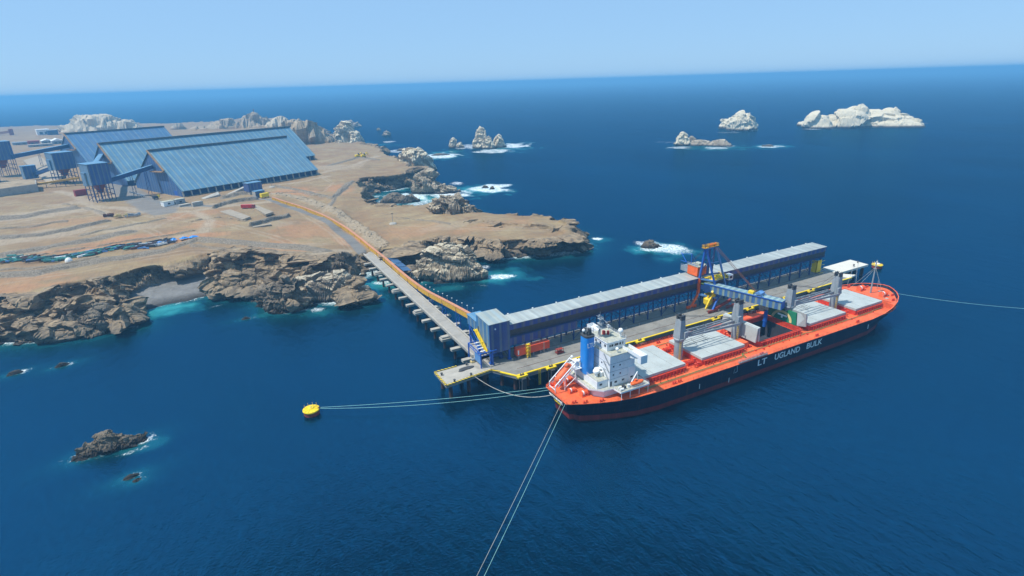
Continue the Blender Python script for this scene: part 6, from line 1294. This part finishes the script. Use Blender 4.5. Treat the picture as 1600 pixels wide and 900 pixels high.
    x,y,z=atg(215,308); t=thing('mobile_conveyor','small grey mobile conveyor standing on the yard asphalt','machine',(x,y,z),RZ-.8); mb=MB(); mb.bar((-6,0,5.5),(7,0,1.),1.4,.6); mb.bar((-4,-.8,0),(-2,0,4),.3); mb.bar((-4,.8,0),(-2,0,4),.3); mb.box(2,6,-1.4,1.4,.4,1.6); mb.build('frame','crane_grey',t); mb=MB(); [mb.tube((a,-1.6,.6),(a,-1.2,.6),.6,8) for a in (3,5)]; mb.build('wheel','dark_grey',t)
    x,y,z=atg(128,306); t=thing('red_container','red shipping container in the shade left of the nearest tower','container',(x,y,z),RZ); mb=MB(); mb.box(-5,5,0,4,0,6.); mb.build('box','rust_red',t); mb=MB(); [mb.box(-5+k,-5+k+.2,-.1,0,.3,5.7) for k in range(0,11)]; mb.build('rib','red',t)
    # red truck trailer in the excavation
    x,y,z=atg(388,326); t=thing('red_truck','red covered truck parked in the shallow pit beside the trestle road','truck',(x,y,z),-.45); mb=MB(); mb.box(-5.5,3.6,-1.3,1.3,1.,3.6); mb.build('cargo_box','red',t); mb=MB(); mb.box(3.8,6.,-1.25,1.25,.8,3.4); mb.build('cab','rust_red',t); mb=MB(); mb.box(6.,6.06,-1,1,2.,3.1); mb.build('windscreen','glass',t)
    for a in (-4,-2.8,2.6,5): mb=MB(); mb.tube((a,-1.4,.5),(a,-1.,.5),.5,10); mb.tube((a,1.,.5),(a,1.4,.5),.5,10); mb.build('wheel','dark_grey',t)
    # concrete slabs in the pit
    def slab(pxs,mt,nm,lb,ct):
        P=[atg(*q) for q in pxs]; z=max(p[2] for p in P)+.25; c=(P[0][0],P[0][1],z); mb=MB(c); mb.prism([(p[0],p[1]) for p in P],z-1.5,z+.12); t=thing(nm,lb,ct,c); mb.build('surface',mt,t)
    slab([(343,331),(360,328),(392,342),(380,346)],'slab','concrete_slab','pale concrete strip on the left of the shallow pit','slab')
    slab([(391,322),(401,321),(428,336),(416,339)],'slab','concrete_slab','pale concrete strip behind the red truck','slab')
    slab([(394,356),(396,354),(423,351),(424,353)],'slab','concrete_slab','thin pale concrete strip in the lower pit','slab')
    # excavators
    for px,lb in ((559,'left one of two yellow excavators near the plateau edge'),(568,'right one of two yellow excavators near the plateau edge')):
        x,y,z=atg(px,246); t=thing('excavator',lb,'excavator',(x,y,z),.3); mb=MB(); mb.box(-3.4,2.4,-2.,2.,1.6,4.); mb.bar((2,0,3),(6.,0,6.5),.9); mb.bar((6,0,6.5),(8,0,2.),.8); mb.build('body','yellow',t); mb=MB(); mb.box(.4,2.4,-2.,-.2,4,5.6); mb.build('cab','glass',t); mb=MB(); mb.box(-3.4,3,-2.2,-1.2,0,1.4); mb.box(-3.4,3,1.2,2.2,0,1.4); mb.build('track','dark_grey',t)
    # cars by the lined slope
    for px,mt,lb in ((38,'dark_grey','dark car parked left of the red one below the far conveyor'),(46,'rust_red','red car parked right of the dark one below the far conveyor')):
        x,y,z=atg(px,261); t=thing('parked_car',lb,'car',(x,y,z+.1),.2,'cars parked below the far conveyor'); mb=MB(); mb.box(-2.6,2.6,-1.1,1.1,.4,1.2); mb.add([(-1.6,-1.,1.2),(1.4,-1.,1.2),(1.4,1.,1.2),(-1.6,1,1.2),(-1.1,-.9,1.9),(.8,-.9,1.9),(.8,.9,1.9),(-1.1,.9,1.9)],[(4,5,6,7),(0,1,5,4),(1,2,6,5),(2,3,7,6),(3,0,4,7)]); mb.build('body',mt,t); mb=MB(); [mb.tube((a,b_,.4),(a,b_+.25,.4),.4,8) for a in (-1.7,1.7) for b_ in (-1.2,.95)]; mb.build('wheel','dark_grey',t)
    # pylons / light poles
    spec=[(614,349,20,'thin light pole on a round base on the bare headland'),(425,292,14,'thin pole between the nearest shed and the drive house'),(213,345,0,'')]
    for px,py,h_,lb in spec[:2]:
        x,y,z=atg(px,py); t=thing('light_pole',lb,'pole',(x,y,z)); mb=MB(); mb.tube((0,0,-.5),(0,0,8),.16,6); mb.build('pole','crane_grey',t); mb=MB(); mb.box(-.9,.9,-.2,.2,7.8,8.2); mb.build('lamp_head','dark_grey',t); mb=MB(); mb.lathe((0,0,-.4),[(3.2,0),(2.6,.8),(.6,.9)],10); mb.build('footing','concrete',t)
    # beacon on the hill
    x,y=at(402,206,12); dp=math.hypot(x,y); ux,uy=x/dp,y/dp; hw=36*depth_of(x,y)/F_PX*.6*.6; cx,cy=x+ux*hw,y+uy*hw; zt=height_at(402,184,cx,cy); zh=height_at(402,172,cx,cy)
    t=thing('beacon_tower','thin dark beacon mast on top of the rocky headland hill','beacon',(cx,cy,zt-4)); mb=MB(); mb.tube((0,0,0),(0,0,zh-zt+4),2.,8,.7); mb.tube((0,0,6),(0,0,7),2.6,8); mb.build('mast','dark_grey',t); mb=MB(); mb.lathe((0,0,zh-zt+4),[(1.3,0),(1.3,1.5),(.3,2.2)],8); mb.build('lantern','rust_red',t)
    # far settlement behind the sheds, left
    def house(px,py,w_,h_,d_,mt,rf,lb,nm='far_building',ct='building',gab=False):
        x,y,z=atg(px,py); k=depth_of(x,y,z)/F_PX; W=w_*k; Hh=h_*k; t=thing(nm,lb,ct,(x,y,z),.25)
        mb=MB(); mb.box(-W/2,W/2,0,d_,-3,Hh); mb.build('wall',mt,t)
        mb=MB()
        if gab: mb.add([(-W/2-.5,-.5,Hh),(W/2+.5,-.5,Hh),(W/2+.5,d_,Hh),(-W/2-.5,d_,Hh),(0,-.5,Hh*1.6),(0,d_,Hh*1.6)],[(0,1,4),(3,5,2),(0,4,5,3),(1,2,5,4),(0,3,2,1)])
        else: mb.box(-W/2-.5,W/2+.5,-.5,d_+.5,Hh,Hh+.8)
        mb.build('roof',rf,t)
        mb=MB(); mb.box(-W*.3,-W*.05,-.3,0,Hh*.15,Hh*.6); mb.box(W*.1,W*.3,-.3,0,Hh*.15,Hh*.6); mb.build('window','dark_grey',t)
    house(69,211,16,8,30,'white','white','white half of the blocky building near the far shore, left of the white mound')
    house(84,211,13,7,30,'navy_steel','crane_grey','dark blue right half of the blocky building near the far shore')
    house(54,226,14,5,20,'rust_red','rust_red','low brick red shed in the far yard')
    house(33,226,20,3,20,'crane_grey','crane_grey','long low grey shed in the far yard, left of the brick red one')
    house(75,224,14,4,30,'crane_grey','white','left one of two white curved roof halls in the far yard',gab=True)
    house(91,225,14,5,30,'crane_grey','white','right one of two white curved roof halls in the far yard',gab=True)
    house(64,229,30,3,15,'crane_grey','concrete','long grey row of low stores in front of the white halls')
    x,y,z=atg(18,211); k=depth_of(x,y,z)/F_PX
    t=thing('red_white_gantry','pale red and orange loading gantry far away at the left edge','gantry',(x,y,z)); mb=MB(); mb.box(-2*k,2*k,0,12,0,9*k); mb.build('tower','rust_red',t); mb=MB(); mb.bar((-2*k,6,5*k),(-30*k,6,1.5*k),8,6); mb.build('arm','conveyor_pink',t)
    # long fence / wall lines
    # debris line along the bank
    R_=random.Random(3)
    mb={k:MB() for k in ('teal_tarp','dark_grey','white','rust','light_blue')}
    path=[(0,410),(40,406),(80,407),(110,403),(150,396),(185,388),(230,387),(270,377)]
    c0=atg(100,403)
    for k in mb: mb[k].o=c0
    for i in range(420):
        s=R_.random()*(len(path)-1); j=int(s); fr=s-j; px=path[j][0]+(path[j+1][0]-path[j][0])*fr; py=path[j][1]+(path[j+1][1]-path[j][1])*fr+R_.gauss(0,1.8)
        x,y,z=atg(px,py); z+=.9; l_=R_.uniform(.8,4.5); a=R_.uniform(-.6,.9); h=R_.uniform(.2,1.3)
        kk=R_.random(); key='teal_tarp' if kk<(.5 if px<190 else .1) else ('dark_grey' if kk<.75 else ('rust' if kk<.88 else ('white' if kk<.93 else 'light_blue')))
        mb[key].bar((x-cos(a)*l_,y-sin(a)*l_,z+h*.5),(x+cos(a)*l_,y+sin(a)*l_,z+h*.5+R_.uniform(-.3,.5)),R_.uniform(.3,1.1),h)
    dh=thing('debris_heap','long heap of teal and dark scrap nets and pipes along the gravel bank above the left cliffs','scrap',c0)
    for k in mb: mb[k].build({'teal_tarp':'netting','dark_grey':'dark_scrap','white':'pale_scrap','rust':'rusty_scrap','light_blue':'plastic_sheet'}[k],k,dh); 
    dh['kind']='stuff'
    x,y,z=atg(108,409); t=thing('white_cone','small white conical tank at the end of the teal scrap heap','tank',(x,y,z-.2)); mb2=MB(); mb2.lathe((0,0,0),[(2.2,0),(1.9,1.6),(1.2,2.6),(.3,2.9)],12); mb2.build('shell','white',t)
    for px,py,w_,lb in ((250,383,5,'leftmost blue tarpaulin on the gravel bank'),(272,378,4,'second blue tarpaulin from the left on the gravel bank'),(288,376,6,'third blue tarpaulin from the left, second from the right'),(303,374,7,'rightmost and largest blue tarpaulin on the gravel bank')):
        x,y,z=atg(px,py); z+=1.6; W=w_*depth_of(x,y,z)/F_PX; t=thing('tarpaulin',lb,'tarpaulin',(x,y,z),.35,'blue tarpaulins on the bank'); mb2=MB(); n=9; vs=[];fs=[]
        for i in range(n):
            for j in range(5): vs.append((-W+2*W*i/(n-1),-1.8+.9*j,max(0,1.1*sin(pi*i/(n-1)))*(sin(pi*j/4)**.6)+R_.uniform(0,.35)))
        for i in range(n-1):
            for j in range(4): fs.append((i*5+j,(i+1)*5+j,(i+1)*5+j+1,i*5+j+1))
        mb2.add(vs,fs); mb2.build('sheet','funnel_blue' if px>260 else 'light_blue',t)
    # scrap rows in the yard below the nearest tower
    for px,py,lb,mt in ((176,337,'rusty heap of scrap steel in the sandy yard','rust'),(190,338,'low wooden crates beside the rusty heap','beige'),(208,337,'grey crates behind a thin fence in the sandy yard','crane_grey')):
        x,y,z=atg(px,py); t=thing('scrap_stack',lb,'scrap',(x,y,z)); mb2=MB()
        for _ in range(14): a,b_=R_.uniform(-5,5),R_.uniform(-2,2); mb2.box(a-R_.uniform(.5,1.4),a+R_.uniform(.5,1.4),b_-.6,b_+.6,0,R_.uniform(.6,2.4))
        mb2.build('pieces',mt,t)
yard_things()
# ------------------------------------------------------------------ AIR
def build_haze():
    mb=MB(); R=70000; mb.box(-R,R,-R,R,-12,128)
    m=bpy.data.materials.new('haze'); m.use_nodes=True; nt=m.node_tree; nt.nodes.remove(nt.nodes['Principled BSDF'])
    v=nt.nodes.new('ShaderNodeVolumePrincipled'); v.inputs['Density'].default_value=HAZE_DENSITY; v.inputs['Color'].default_value=(*HAZE_COLOR,1); v.inputs['Anisotropy'].default_value=.1
    nt.links.new(v.outputs[0],nt.nodes['Material Output'].inputs['Volume'])
    o=mb.build('haze',m); tag(o,'pale blue sea haze filling the air','haze',kind='stuff')
build_haze()
